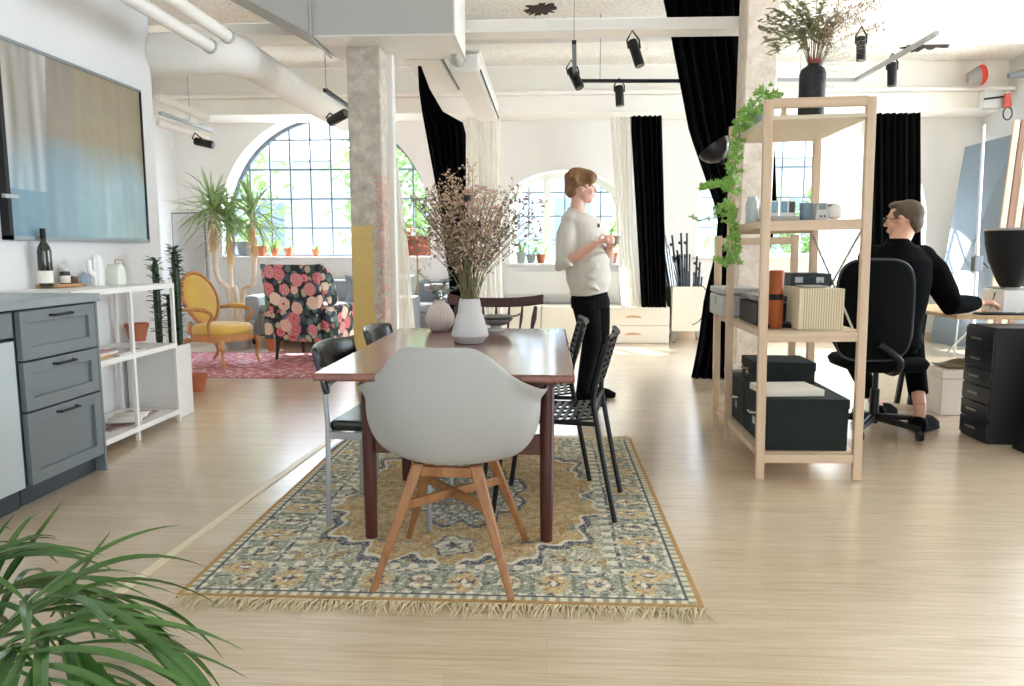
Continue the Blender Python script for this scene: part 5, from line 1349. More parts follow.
o = thing('black_ball_ornament', 'small black ball on a wooden peg left of the black vase', 'ornament', SHP(-.11, .20, TPZ))
MB().lathe([(.022, 0), (.022, .03), (.012, .04), (.012, .075)], n=16).build('peg', PINE, o); MB().ell((0, 0, .092), (.022, .022, .02)).build('ball', BLACKP, o)
# ivy
random.seed(23)
iv = thing('trailing_ivy', 'bright green ivy trailing down the left posts of the pine shelf', 'ivy', SHP(-.16, .62, TPZ))
MB().lathe([(.05, 0), (.07, .10), (.062, .10), (.05, .09), (0, .09)], n=24).build('pot', pm('ivy_pot', '8d9a92', .7), iv)
def ivyleaf(m, p, s):
    n_ = Vector((rnd(-.5, .5), -1, rnd(-.4, .6))).normalized(); a = n_.cross(Vector((0, 0, 1))).normalized(); b = a.cross(n_).normalized(); rot = rnd(-.8, .8)
    out = []
    for ang, r in ((-90, .25), (-150, .8), (-172, .45), (160, .85), (125, .45), (90, 1.15), (55, .45), (20, .85), (-8, .45), (-30, .8)):
        t_ = math.radians(ang)+rot; out.append(p+(a*math.cos(t_)+b*math.sin(t_))*s*r)
    c_ = p+n_*s*.15; o_ = len(out); m.add(out+[c_], [(i, (i+1) % o_, o_) for i in range(o_)])
O = Vector(iv.location); ms = MB(); mlf = MB()
def trail(pts, dens=3, s=.022, sp=.04):
    w = [Vector(p)-O for p in pts]; pp = spline(w, 8); ms.tube(pp, .003, 5)
    for p in pp[::1]:
        if rnd(0, 1) < .25: continue
        for k in range(dens): ivyleaf(mlf, p+Vector((rnd(-sp, sp), rnd(-sp, sp), rnd(-sp, sp))), rnd(.6, 1.2)*s)
yv = 4.45
trail([SHP(-.16, .62, TPZ+.10), PY(765, 92, 4.2), PY(752, 108, 4.1), PY(741, 128, 4.25), PY(735, 160, 4.3), PY(733, 190, 4.3)], 2, .03)
trail([SHP(-.16, .62, TPZ+.10), PY(750, 115, 4.2), PY(737, 140, 4.2), PY(731, 175, 4.25), PY(727, 205, 4.25), PY(731, 235, 4.25), PY(733, 258, 4.25)], 2, .03)
trail([PY(731, 178, 4.25), PY(722, 184, 4.2), PY(710, 186, 4.2), PY(703, 187, 4.2)], 2, .026, .015)
trail([PY(729, 205, 4.25), PY(733, 220, 4.2), PY(736, 245, 4.2), PY(730, 262, 4.2), PY(718, 260, 4.2)], 2, .028, .02)
trail([PY(729, 200, 4.25), PY(720, 206, 4.2), PY(716, 212, 4.2)], 3, .014, .02)
trail([PY(727, 215, 4.25), PY(712, 218, 4.2), PY(698, 220, 4.2), PY(691, 216, 4.2)], 2, .010, .014)
trail([SHP(-.16, .62, TPZ+.10), PY(775, 95, 4.15), PY(779, 100, 4.1)], 3, .024, .02)
ms.build('vines', pm('ivy_stem', '6d7a3f', .6), iv, recalc=False); mlf.build('leaves', pm('ivy_leaf', '4f8a2c', .45, var=.35, scale=9, c2='9cc65c'), iv, recalc=False, smooth=False)
# black clip lamp on the left posts
p = PY(714, 148, 4.55); cl = thing('dome_lamp', 'black dome clamp lamp sticking out left of the pine shelf', 'lamp', p)
rot = Euler((0, math.radians(145), math.radians(-20))).to_matrix().to_4x4()
MB().lathe([(.0, .085), (.03, .083), (.07, .06), (.095, .02), (.10, -.01), (.094, -.01), (.088, .02), (.06, .052), (0, .07)], n=28, mat=rot).build('lamp_shade', pm('gloss_black', '1b1c1f', .3), cl)
MB().tube(spline([rot @ Vector((0, 0, .085)), (.05, 0, -.09), (.085, .0, -.07)], 4), .012, 8).build('neck', BLACKM, cl)
MB().tube([(.085, 0, -.07), (.10, 0, -.20), (.115, .0, -.22)], .008, 8).build('arm', BLACKM, cl)

# ================================================================ desk corner
DESK = wood('desk_top', 'd1a878', 'e0bf94', 5, 0, .4)
dk2 = thing('work_desk', 'light wooden work desk at the right edge in front of the seated man', 'desk', (3.35, 5.25, 0))
MB().bx(-.80, .8, -.50, .50, .725, .75).build('tabletop', DESK, dk2, bevel=.003)
for (xa, xb, y) in ((-.62, -.50, .38), (.5, .62, .38), (.5, .62, -.38)): MB().bar((xa, y, 0), ((xa+xb)/2, y, .725), .035).build('leg', BLACKM, dk2)
MB().bar((-.70, .42, .0), (-.62, .42, .725), .03).build('leg', BLACKM, dk2)
fc = thing('drawer_pedestal', 'dark blue-black pedestal with six small drawers under the desk', 'drawer cabinet', (2.60, 4.98, 0), 0)
fc.location = (2.62, 4.62, 0)
NAVY = pm('navy_black', '151d28', .35, var=.1); 
MB().bx(.012, .34, -.16, .14, 0, .70).build('body', pm('pedestal_black', '0f1113', .45), fc, bevel=.004)
zs = [.015, .13, .235, .34, .445, .555, .69]
for i in range(6):
    d = MB().bx(.0, .012, -.155, .135, zs[i]+.004, zs[i+1]-.004).build('drawer', NAVY, fc, bevel=.002)
    MB().bar((-.012, -.05, (zs[i]+zs[i+1])/2), (-.012, .05, (zs[i]+zs[i+1])/2), .006, .012).build('handle', STEEL, d)
sk = thing('black_speaker_case', 'black case with a green round sticker leaning beside the drawer pedestal', 'case', (2.92, 4.30, 0))
MB().prism([(-.20, 0), (.3, 0), (.3, .72), (-.06, .70)], 1, -.06, .08).build('body', BLACKP, sk, bevel=.006)
MB().tube([(.085, -.061, .52), (.085, -.066, .52)], .06, 24).build('sticker', pm('green_sticker', '4f8a3a', .5), sk)
wb = thing('white_box', 'white storage box standing on the floor behind the drawer pedestal', 'box', (2.96, 5.42, 0))
MB().bx(-.20, .20, -.16, .16, 0, .26).build('body', WHITE, wb, bevel=.005); MB().bx(-.205, .205, -.165, .165, .262, .325).build('lid', WHITE, wb, bevel=.005)
o = thing('folded_cloth', 'crumpled brown and green cloth on the lid of the white box', 'cloth', (2.97, 5.40, .327))
random.seed(2); MB().grid(lambda u, v: ((u-.5)*.34, (v-.5)*.22, .01+.05*abs(math.sin(u*7+v*3))*math.sin(PI*u)*math.sin(PI*v)+.0), 20, 14).build('fabric', pm('olive_cloth', '6f6a4e', .9, var=.3), o, solid=.006, recalc=False)
# on the desk
o = thing('white_printer', 'white box-shaped printer on the desk below the black lampshade', 'printer', (2.99, 4.98, .7505))
MB().bx(-.10, .12, -.12, .12, 0, .155).build('body', WHITE, o, bevel=.008); MB().bx(-.08, .10, -.10, .10, .156, .170).build('lid', pm('printer_grey', 'b9b9b5', .5), o, bevel=.004)
for k in range(3): MB().lathe([(.012, 0), (.012, .02), (0, .022)], c=(-.06+.035*k, -.03, .171), n=12).build('knob', BLACKP if k == 0 else WHITE, o)
o = thing('black_lampshade', 'large black tapered lampshade above the desk at the right edge', 'lamp', (2.95, 4.90, .922))
MB().lathe([(.055, 0), (.075, .03), (.13, .16), (.155, .27), (.163, .355), (.158, .355), (.15, .27), (.12, .16), (.06, .03)], n=36).build('shade', pm('flat_black', '0b0b0c', .8), o)
MB().lathe([(.164, .355), (.168, .36), (.168, .372), (.156, .372), (.156, .356)], n=36).build('rim', pm('rim_grey', 'a7a9a8', .5), o)
o = thing('graphics_tablet', 'dark flat drawing tablet on the front edge of the desk', 'tablet', (2.84, 4.82, .7505))
MB().bx(-.13, .24, -.06, .04, 0, .012).build('body', BLACKP, o, bevel=.003)
o = thing('desk_monitor_stand', 'pale grey laptop stand behind the printer at the right edge', 'stand', (3.22, 5.15, .7505))
MB().prism([(-.15, 0), (.15, 0), (.1, .2), (-.08, .22)], 1, -.1, .1).build('body', pm('olive_grey', '56604f', .5), o, bevel=.01)
m = MB().tube(spline([(2.85, 4.92, .757), (2.95, 4.82, .757), (3.05, 4.90, .80), (3.1, 4.8, .757)], 6), .004, 6); tag(m.build('white_cable', WHITE), 'thin white cable curling over the desk beside the tablet', 'cable')
# studio things in the far right corner
p0, p1 = Vector((5.08, 9.55, 0)), Vector((5.30, 8.45, 0))
bd = thing('backdrop_board', 'tall blue-grey painted backdrop board leaning in the right corner', 'board', (0, 0, 0))
A, B_, C_, D_ = Vector((4.85, 9.6, .0)), Vector((5.28, 8.2, .0)), PY(1018, 133, 8.45), PY(965, 147, 9.55)
nrm = Vector((.03, .01, 0))
MB().add([A, B_, C_, D_, A+nrm, B_+nrm, C_+nrm, D_+nrm], [(0, 1, 2, 3), (7, 6, 5, 4), (0, 4, 5, 1), (1, 5, 6, 2), (2, 6, 7, 3), (3, 7, 4, 0)]).build('board', pm('blue_grey_paint_board', '74808a', .8, var=.12, scale=2), bd, smooth=False)
MB().bar(B_+Vector((.0, -.02, 0)), C_+Vector((0, -.02, 0)), .03, .03).build('white_edge', WHITE, bd, smooth=False)
for k in range(4):
    a = PY(1002+7*k, 232, 6.9); b = PY(1017+7*k, 120, 6.9); dirv = (b-a).normalized(); ft = a-dirv*(a.z/dirv.z)
    o = tag(MB().bar((0, 0, 0.01), b-ft, .045, .02, up=(0, 1, 0)).build('wooden_batten', pm('pale_batten', 'cdb89a', .6, var=.1) if k % 2 == 0 else pm('brown_batten', '7a5a45', .6, var=.1)), 'long leaning wooden batten at the right edge, number %s from the left'.replace('number %s', ('first', 'second', 'third', 'fourth')[k]), 'batten', 'leaning battens at the right edge'); o.location = ft
sb = PZ(967, 338)
ls = thing('chrome_light_stand', 'tall chrome light stand with a clamp in front of the blue-grey board', 'light stand', (4.62, 8.25, 0))
top = PY(984, 125, 8.25)-Vector(ls.location)
MB().tube([(0, 0, .12), (top.x*.5, 0, top.z*.5)], .022, 10).tube([(top.x*.5, 0, top.z*.5), top], .016, 10).build('pole', pm('pale_chrome', 'e0e0ea', .3, metal=.5), ls)
for k in range(3): a = k*2.09+.4; MB().tube([(0, 0, .35), (.24*math.cos(a), .24*math.sin(a), .02)], .012, 6).build('leg', CHROME, ls)
cp_ = top*((1.05)/top.z)
MB().bx(cp_.x-.04, cp_.x+.05, -.04, .04, cp_.z-.12, cp_.z+.05).build('clamp', pm('clamp_grey', '5d6166', .4, metal=.3), ls, bevel=.008)
MB().tube([(cp_.x+.03, 0, cp_.z+.02), (cp_.x+.13, 0, cp_.z-.08)], .012, 6).build('lever', BLACKM, ls)
rf = PY(962, 286, 8.5); o = thing('round_reflector', 'round white reflector disc leaning behind the seated man', 'reflector', rf)
MB().tube([(0, 0, 0), (0, .02, 0)], .17, 32).build('disc', pm('reflector_white', 'f2f2ef', .4), o); MB().tube([(.17*math.cos(2*PI*k/32), .01, .17*math.sin(2*PI*k/32)) for k in range(32)], .008, 6, closed=True).build('rim', STEEL, o)
MB().tube([(0, .02, -.2), (0.0, .05, -rf.z)], .012, 6).build('stand', STEEL, o)
# ================================================================ office chair
oc_ = thing('office_chair', 'black office chair with a high rounded back carrying the seated man', 'office chair', (2.08, 4.75, 0), 0)
FAB = pm('black_fabric', '060708', .95, var=.3, scale=40, spec=.15)
for k in range(5):
    a = 2*PI*k/5-.95; L = .30; e = Vector((L*math.cos(a), L*math.sin(a), .075))
    l_ = MB().tube([(0, 0, .10), e], [.026, .018], 8).build('leg', BLACKM, oc_)
    MB().tube([e+Vector((-.014, 0, -.042)), e+Vector((.014, 0, -.042))], .030, 14).build('castor', BLACKP, l_)
MB().tube([(0, 0, .06), (0, 0, .28)], .028, 12).tube([(0, 0, .28), (0, 0, .44)], .017, 12).build('column', BLACKM, oc_)
def rr_(w, d, z, n=28, e=3.2): return [Vector((w*abs(math.cos(t))**(2/e)*(1 if math.cos(t) > 0 else -1), d*abs(math.sin(t))**(2/e)*(1 if math.sin(t) > 0 else -1), z)) for t in [2*PI*i/n for i in range(n)]]
MB().loft([rr_(.20, .19, .41), rr_(.255, .25, .43), rr_(.27, .26, .465), rr_(.25, .245, .49)]).build('seat', FAB, oc_, angle=70)
bkc = Vector((-.03, -.24, 0))
def backr(y, k): return [Vector((-.15+.225*k*(abs(math.cos(t))**(2/4.))*(1 if math.cos(t) > 0 else -1), y, .80+.30*k*(abs(math.sin(t))**(2/4.))*(1 if math.sin(t) > 0 else -1))) for t in [2*PI*i/40 for i in range(40)]]
MB().loft([backr(-.285, .93), backr(-.275, .985), backr(-.25, 1.0), backr(-.225, .97)]).build('backrest', FAB, oc_, angle=70)
MB().tube([Vector((p.x, -.268, p.z)) for p in backr(0, 1.0)], .009, 6, closed=True).build('back_rim', pm('rim_dark', '1b1e21', .4), oc_)
MB().tube(spline([(0, 0, .42), (0, -.24, .42), (0, -.31, .50), (-.12, -.30, .60)], 5), .02, 8).build('back_support', BLACKM, oc_)
# ================================================================ people
SKIN = pm('skin', 'd9a58c', .5, var=.05, scale=25); SKIN2 = pm('skin_fair', 'dfae9a', .5, var=.05, scale=25)
def frame(fwd, up=(0, 0, 1)):
    f = Vector(fwd).normalized(); u = Vector(up); r = f.cross(u).normalized(); u = r.cross(f).normalized(); return f, r, u
def head(m, c, fwd, k=1.0, up=(0, 0, 1)):
    """adds a skull, jaw, nose, ears, lips and brow to the body mesh; c is the centre of the head"""
    f, r, u = frame(fwd, up); R = Matrix((r, f, u)).transposed(); e = R.to_euler(); P = lambda a, b, z: Vector(c)+r*a*k+f*b*k+u*z*k
    m.ell(P(0, -.008, .028), (.074*k, .092*k, .088*k), e, 24, 16)
    m.ell(P(0, .022, -.035), (.058*k, .066*k, .072*k), e, 20, 14)
    m.ell(P(0, .058, -.085), (.026*k, .024*k, .022*k), e)
    m.tube([P(0, .084, .018), P(0, .102, -.018), P(0, .100, -.026)], [.008*k, .013*k, .012*k], 10)
    m.tube([P(0, .082, .018), P(0, .112, -.022)], [.006*k, .009*k], 8)
    for s_ in (-1, 1):
        m.ell(P(s_*.076, -.006, -.005), (.010*k, .019*k, .030*k), e, 12, 8)
        m.ell(P(s_*.04, .058, -.028), (.022*k, .022*k, .022*k), e, 10, 8)
        m.ell(P(s_*.028, .078, .032), (.022*k, .012*k, .007*k), e, 10, 6)
    m.ell(P(0, .086, -.050), (.024*k, .010*k, .006*k), e); m.ell(P(0, .084, -.060), (.020*k, .010*k, .006*k), e)
    return P, e
def face_bits(P, e, k, parent, lipc='b5695f', eye='3b3027'):
    for s_ in (-1, 1):
        MB().ell(P(s_*.030, .078, .012), (.011*k, .009*k, .008*k), e, 12, 8).build('eye', pm('eye_white', 'e9e5df', .3), parent)
        MB().ell(P(s_*.030, .0855, .012), (.005*k, .003*k, .005*k), e, 8, 6).build('iris', pm('iris', eye, .3), parent)
        MB().tube([P(s_*.016, .089, .033), P(s_*.03, .090, .037), P(s_*.046, .080, .034)], .003*k, 6).build('eyebrow', pm('brow', '6b4a33', .8), parent)
    MB().ell(P(0, .0935, -.055), (.021*k, .004*k, .005*k), e).build('lips', pm('lips', lipc, .5), parent)
def hand(m, w, d, palm, thumb, curl=.5, k=1.0):
    """palm box and five separate fingers; w wrist, d direction of the fingers, palm = palm normal, thumb = +1/-1 side"""
    d = Vector(d).normalized(); n = Vector(palm).normalized(); s = d.cross(n).normalized()*thumb; n = s.cross(d).normalized()*thumb
    w = Vector(w)
    m.tube([w-d*.01, w+d*.03, w+d*.075, w+d*.088], [.024*k, .030*k, .034*k, .026*k], 12, sq=(1, .55) if True else (1, 1))
    for i, (o_, L) in enumerate(((.030, .068), (.010, .078), (-.010, .072), (-.029, .056))):
        b = w+d*.080*k+s*o_*k; a0 = curl*.8; p1 = b+(d*math.cos(a0)+n*math.sin(a0))*L*.45*k; a1 = curl*2.0; p2 = p1+(d*math.cos(a1)+n*math.sin(a1))*L*.32*k; a2 = curl*3.0
        p3 = p2+(d*math.cos(a2)+n*math.sin(a2))*L*.26*k; m.tube([b-d*.02, b, p1, p2, p3], [.009*k, .0092*k, .0085*k, .0078*k, .006*k], 8)
    b = w+d*.022*k+s*.026*k; p1 = b+(s*.75+d*.6+n*.3).normalized()*.038*k; p2 = p1+(d*.85+s*.15+n*.5).normalized()*.032*k
    m.tube([b-s*.012, b, p1, p2], [.012*k, .012*k, .010*k, .007*k], 8)
def ering(c, a, b, rz=0, tilt=(0, 0), n=24):
    out = []
    for i in range(n):
        t = 2*PI*i/n; x = a*math.cos(t); y = b*math.sin(t); X = x*math.cos(rz)-y*math.sin(rz); Y = x*math.sin(rz)+y*math.cos(rz)
        out.append(Vector((c[0]+X, c[1]+Y, c[2]+tilt[0]*X+tilt[1]*Y)))
    return out
# ---------------------------------------------------------------- standing woman
WO = Vector((.27, 5.68, 0))
wm = thing('person', 'standing person in a pale grey sweatshirt and black trousers holding a cup, looking right', 'person', WO)
def L(u, v, y): return PY(u, v, y)-WO
yy = 5.68; bd_ = -.35          # torso facing: +x turned a little to the camera
fw = Vector((math.cos(bd_), math.sin(bd_), 0)); side = Vector((-math.sin(bd_), math.cos(bd_), 0))   # side: away from the camera
hc = L(581, 188, yy); neckb = L(577, 209, yy); hips = L(590, 292, yy); chest = L(583, 236, yy)
shR = L(569, 220, yy-.13); shL = L(593, 219, yy+.15)
elR = L(564, 264, yy-.20); wrR = L(597, 243, yy-.30); elL = L(606, 262, yy+.16); wrL = L(610, 246, yy-.10)
ankR = L(583, 388, yy-.05); ankL = L(592, 384, yy+.12); knR = L(592, 341, yy-.07); knL = L(600, 341, yy+.10); hipR = L(585, 300, yy-.09); hipL = L(596, 300, yy+.09)
hf = Vector((1, .12, .02))
b = MB(); P, e = head(b, hc, hf, 1.08)
b.tube([hc+Vector((-.02, 0, -.04)), neckb+Vector((0, 0, -.02))], [.046, .056], 16)
b.loft([ering(hips, .13, .16, bd_), ering(chest+Vector((0, 0, -.10)), .10, .13, bd_), ering(chest+Vector((0, 0, .08)), .10, .16, bd_), ering(neckb+Vector((0, 0, -.02)), .06, .09, bd_)])
for s_, el, wr in ((shR, elR, wrR), (shL, elL, wrL)): b.tube([s_, el, el.lerp(wr, .45), wr], [.050, .040, .038, .026], 14)
hand(b, wrR, (.8, -.15, .25), (.3, .8, -.3), 1, .55); hand(b, wrL, (.3, -.7, .35), (-.7, -.4, .1), -1, .6)
for h_, k_, a_ in ((hipR, knR, ankR), (hipL, knL, ankL)):
    b.tube([h_, k_, a_, a_+Vector((0, 0, -.05))], [.085, .055, .036, .036], 14); b.tube([a_+Vector((-.03, 0, -.05)), Vector((a_.x+.13, a_.y-.03, .03))], [.035, .028], 10)
body = b.build('body', SKIN2, wm, remesh=.0065, smo=3)
face_bits(P, e, 1.08, body)
# hair: short, side-swept crop
hm = MB(); f, r, u = frame(hf)
random.seed(9)
hm.ell(P(0, -.018, .045), (.088, .104, .092), e, 24, 16); hm.ell(P(0, -.070, -.005), (.070, .050, .070), e, 18, 12)
hm.ell(P(.0, .035, .080), (.074, .072, .052), e, 16, 10); hm.ell(P(0, .0, .085), (.080, .085, .055), e, 16, 10)
hm.tube([P(-.06, .06, .095), P(-.082, .055, .05), P(-.078, .04, .012)], [.022, .020, .006], 10); hm.tube([P(.06, .06, .095), P(.085, .058, .045), P(.080, .045, .0)], [.026, .024, .006], 10)
hm.tube([P(.0, .085, .098), P(.05, .094, .07), P(.078, .075, .02)], [.016, .016, .006], 8)
for i in range(46):
    a = rnd(-2.6, 2.6); st_ = P(.03*math.sin(a), -.03+.03*math.cos(a), .135); mid = P(.092*math.sin(a), -.02-.02+.10*math.cos(a+PI)*-1*.0-.02+.09*-math.cos(a)*-.6, .07)
    en = P(.088*math.sin(a), -.02-.09*math.cos(a) if abs(a) < 1.6 else .02-.05*math.cos(a), rnd(-.02, .03)); hm.tube(spline([st_, mid, en], 3), [.009]*4+[.007]*2+[.002], 6)
hm.build('hair', pm('copper_blond_hair', '5f3f26', .6, var=.4, scale=40, c2='936a40', stretch=(1, 1, .3)), wm, remesh=.007, smo=2)
# sweatshirt
SW = pm('oatmeal_fleece', 'cfcac1', .95, var=.05, scale=60, bump=.1)
s = MB()
hem = hips+Vector((-.01, 0, -.01))
s.loft([ering(hem+Vector((0, 0, -.015)), .135, .175, bd_), ering(hem+Vector((0, 0, .03)), .140, .182, bd_), ering(hem+Vector((0, 0, .09)), .168, .195, bd_), ering(hem+Vector((-.01, 0, .19)), .168, .190, bd_), ering(chest+Vector((-.01, 0, .0)), .168, .188, bd_),
        ering(chest+Vector((-.015, 0, .10)), .150, .192, bd_), ering(chest+Vector((-.02, 0, .150)), .115, .165, bd_), ering(neckb+Vector((0, 0, -.03)), .078, .095, bd_, (-.15, 0)), ering(neckb+Vector((0, 0, -.012)), .064, .072, bd_, (-.3, 0))])
m1 = elR.lerp(wrR, .18); s.tube([shR+Vector((.02, .03, .0)), shR.lerp(elR, .35)+Vector((-.01, 0, 0)), shR.lerp(elR, .8), elR+Vector((-.015, 0, -.01)), m1], [.070, .074, .070, .066, .054], 16)
m2_ = elL.lerp(wrL, .5); s.tube([shL+Vector((-.03, -.05, -.03)), shL.lerp(elL, .35), shL.lerp(elL, .7), elL, m2_], [.055, .068, .068, .062, .050], 16)
s.ell(shR+Vector((.01, .02, -.005)), (.072, .075, .066))
for k in range(7):        # soft folds
    z = hem.z+.04+.05*k; a0 = rnd(-2.4, -.6)
    s.tube([Vector((hem.x, hem.y, z))+Vector((math.cos(bd_+a0+j*.22)*.150, math.sin(bd_+a0+j*.22)*.188, .022*math.sin(j*.9+k))) for j in range(6)], [.004, .010, .012, .012, .008, .003], 6)
sw = s.build('sweatshirt', SW, wm, remesh=.008, smo=9)
MB().tube(ering(neckb+Vector((0, 0, -.016)), .064, .072, bd_, (-.3, 0)), .008, 8, closed=True).build('neckband', SW, sw)
em = L(598, 223, 5.68)+fw*.0; em = chest+fw*.140-side*.06+Vector((0, 0, .075)); MB().ell(em, (.008, .012, .016)).build('chest_emblem', pm('dark_emblem', '3a3c42', .7), sw, label='small dark chest emblem')
tr_ = MB(); TRS = pm('black_denim', '07080a', .9, var=.25, scale=30, spec=.12)
tr_.loft([ering(hips+Vector((0, 0, .05)), .115, .155, bd_), ering(hips+Vector((0, 0, -.05)), .145, .180, bd_), ering(hips+Vector((0, 0, -.12)), .14, .175, bd_)])
for h_, k_, a_ in ((hipR, knR, ankR), (hipL, knL, ankL)): tr_.tube([h_, h_.lerp(k_, .5), k_, k_.lerp(a_, .4), a_+Vector((0, 0, .0))], [.108, .094, .074, .066, .052], 18)
tr_.build('trousers', TRS, wm, remesh=.008, smo=3)
for a_ in (ankR, ankL):
    MB().tube([Vector((a_.x-.055, a_.y, .045)), Vector((a_.x+.02, a_.y, .045)), Vector((a_.x+.12, a_.y-.02, .032)), Vector((a_.x+.185, a_.y-.03, .022))], [.040, .046, .042, .020], 14, sq=(1, 1)).bx(a_.x-.09, a_.x+.12, a_.y-.04, a_.y+.035, .0, .02).tube([Vector((a_.x, a_.y, .04)), Vector((a_.x-.01, a_.y, .12))], [.045, .045], 12).build('shoe', pm('matte_black_shoe', '0a0a0b', .9, spec=.1), wm, remesh=.008, smo=2)
hp = wrR.lerp(wrL, .5)+Vector((.075, -.03, .03))
cu = thing('ceramic_cup', 'grey speckled cup held by the standing person', 'cup', WO+hp+Vector((.0, .0, -.03)))
MB().lathe([(.030, 0), (.036, .004), (.046, .062), (.043, .062), (.034, .01), (0, .01)], n=24).build('body', pm('speckled_glaze', '9a978d', .5, var=.35, scale=90), cu)
MB().tube(spline([(-.042, 0, .05), (-.07, 0, .045), (-.065, 0, .02), (-.038, 0, .015)], 4), .005, 6).build('handle', pm('speckled_glaze', '9a978d', .5), cu)

# ---------------------------------------------------------------- seated man
MO = Vector((2.14, 4.78, 0))
mn_ = thing('person', 'seated person in black with short greying hair and glasses, seen from behind at the desk', 'person', MO)
def Q(u, v, y): return PY(u, v, y)-MO
td = PI/2+.0     # torso faces +y with a slight turn
hc = Q(904, 221, 4.86); nb = Q(898, 240, 4.80); ch_ = Q(895, 285, 4.74); pel = Vector((.02, .0, .56)); hf = Vector((-.72, .62, -.05))
shR = Q(926, 258, 4.82); shL = Q(868, 258, 4.86); elR = Q(952, 305, 4.74); wrR = Q(980, 303, 4.82); elL = Q(850, 306, 5.0); wrL = Vector((.05, .45, .80))
knR = Vector((.30, .30, .57)); anR = Q(920, 406, 4.78); knL = Vector((-.10, .42, .55)); anL = Q(878, 408, 5.15); hiR = Vector((.12, .0, .56)); hiL = Vector((-.08, .0, .56))
b = MB(); P, e = head(b, hc, hf, 1.06)
b.tube([hc+Vector((.015, -.02, -.03)), nb+Vector((0, 0, -.03))], [.056, .060], 16)
b.loft([ering(pel, .15, .10), ering(ch_+Vector((0, 0, -.05)), .14, .09), ering(ch_+Vector((0, .02, .10)), .13, .08), ering(nb+Vector((0, 0, -.06)), .06, .055)])
for s_, el, wr in ((shR, elR, wrR), (shL, elL, wrL)): b.tube([s_, el, wr], [.055, .045, .029], 14)
hand(b, wrR, (1, .15, .03), (0, .35, -.9), 1, .5, 1.05); hand(b, wrL, (.8, .6, -.1), (0, 0, -1), -1, .4, 1.05)
for h_, k_, a_ in ((hiR, knR, anR), (hiL, knL, anL)): b.tube([h_, k_, a_], [.09, .058, .038], 14); b.tube([a_, Vector((a_.x-.0, a_.y+.0, .05)), Vector((a_.x+.10, a_.y+.06, .035))], [.038, .036, .026], 10)
body = b.build('body', SKIN, mn_, remesh=.0065, smo=3); face_bits(P, e, 1.06, body)
hm = MB()
hm.ell(P(0, -.022, .042), (.081, .097, .088), e, 24, 16); hm.ell(P(0, -.065, -.010), (.066, .045, .070), e, 18, 12); hm.ell(P(0, .035, .095), (.060, .052, .028), e, 16, 10)
for s_ in (-1, 1): hm.tube([P(s_*.070, .028, .055), P(s_*.074, .020, .012)], [.018, .008], 8)
hm.build('hair', pm('greying_brown_hair', '3d2f25', .7, var=.4, scale=60, c2='6b5a49', stretch=(1, 1, .3)), mn_, remesh=.007, smo=2)
g = MB()
for s_ in (-1, 1):
    g.tube([P(s_*.032+.022*math.cos(2*PI*k/16), .100, .010+.016*math.sin(2*PI*k/16)) for k in range(16)], .0022, 5, closed=True); g.tube([P(s_*.054, .098, .014), P(s_*.080, .06, .014), P(s_*.086, -.01, .012)], .0022, 5)
g.tube([P(-.010, .102, .012), P(.010, .102, .012)], .002, 5); g.build('glasses', pm('dark_frame', '2a2422', .35), mn_)
J = pm('black_jacket', '040506', .95, var=.3, scale=25, spec=.08)
s = MB()
s.loft([ering(pel+Vector((0, 0, -.02)), .19, .15), ering(pel+Vector((0, .01, .12)), .19, .15), ering(ch_+Vector((0, 0, -.10)), .20, .14), ering(ch_+Vector((0, .0, .03)), .215, .145), ering(ch_+Vector((0, .02, .15)), .215, .135), ering(nb+Vector((.0, 0, -.06)), .15, .11), ering(nb+Vector((0, 0, -.01)), .072, .072), ering(nb+Vector((0, .01, .01)), .066, .068)])
s.tube([shR+Vector((-.05, 0, .01)), shR.lerp(elR, .3), shR.lerp(elR, .75), elR, elR.lerp(wrR, .5), wrR+Vector((-.02, 0, 0))], [.085, .090, .078, .072, .058, .044], 16)
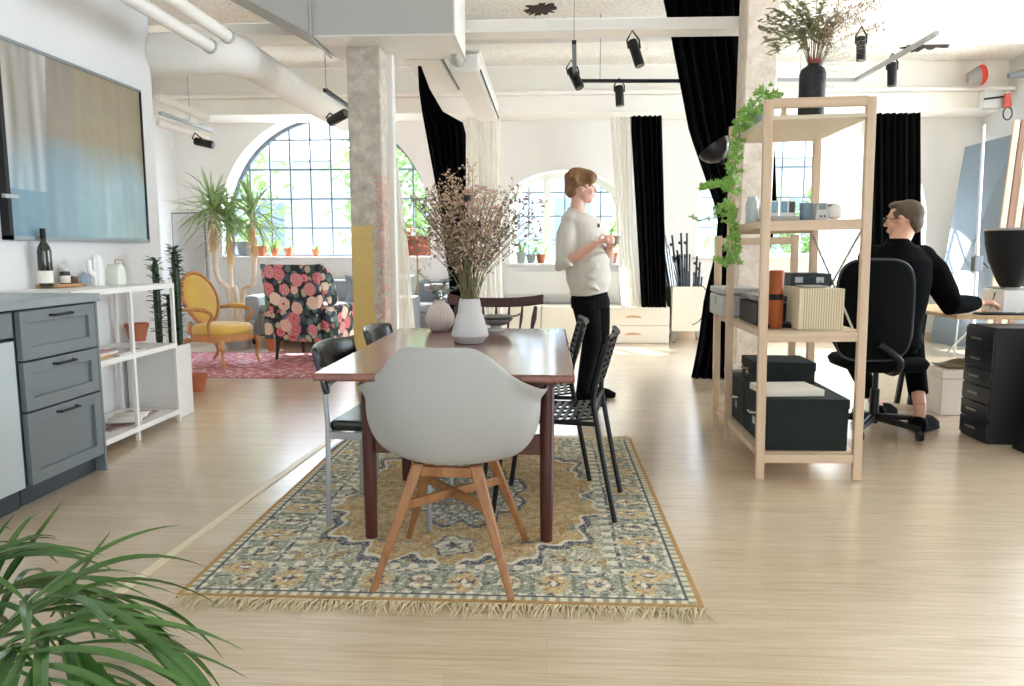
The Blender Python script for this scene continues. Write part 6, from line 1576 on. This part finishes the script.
s.tube([shL+Vector((.05, 0, .01)), shL.lerp(elL, .5), elL, wrL], [.075, .078, .066, .045], 16)
for k in range(0): s.tube([ch_+Vector((-.14+.05*j, -.145-.004, -.16+.05*k+.02*math.sin(j+k))) for j in range(6)], [.003, .009, .011, .010, .008, .003], 6)
s.ell(shR+Vector((-.035, 0, .0)), (.095, .095, .085)); s.ell(shL+Vector((.035, 0, .0)), (.095, .095, .085)); s.tube([shR+Vector((-.06, 0, .01)), ch_+Vector((.10, 0, .10))], [.085, .10], 14)
for j in range(5): t_ = .15+.16*j; c = shR.lerp(elR, t_); s.tube([c+Vector((.02+.06*math.cos(a), .06*math.sin(a), .03*math.sin(2*a))) for a in (-2.6, -2, -1.4, -.8, -.2)], [.003, .012, .014, .012, .003], 6)
s.build('jacket', J, mn_, remesh=.008, smo=4)
tr_ = MB()
tr_.loft([ering(pel+Vector((0, 0, .05)), .17, .14), ering(pel+Vector((0, .02, -.05)), .18, .15)])
for h_, k_, a_ in ((hiR, knR, anR), (hiL, knL, anL)): tr_.tube([h_, h_.lerp(k_, .6), k_, k_.lerp(a_, .3), k_.lerp(a_, .82)], [.10, .088, .080, .070, .060], 16)
tr_.build('trousers', pm('black_trousers', '040506', .95, var=.3, spec=.08), mn_, remesh=.009, smo=3)
for a_ in (anR, anL):
    o = MB().tube([Vector((a_.x-.03, a_.y-.05, .05)), Vector((a_.x+.01, a_.y+.02, .05)), Vector((a_.x+.10, a_.y+.07, .042)), Vector((a_.x+.16, a_.y+.10, .028))], [.05, .058, .052, .028], 14).tube([Vector((a_.x-.035, a_.y-.055, .016)), Vector((a_.x+.14, a_.y+.09, .016))], [.045, .045], 12, sq=(1, .4)).build('shoe', pm('matte_black_shoe', '0a0a0b', .9, spec=.1), mn_, remesh=.008, smo=2)
pn = thing('stylus_pen', 'dark pen held in the right hand of the seated person', 'pen', MO+wrR+Vector((.07, -.01, .0)))
MB().tube([(-.01, 0, -.035), (.03, .03, .065)], [.002, .0045], 8).build('body', BLACKP, pn)
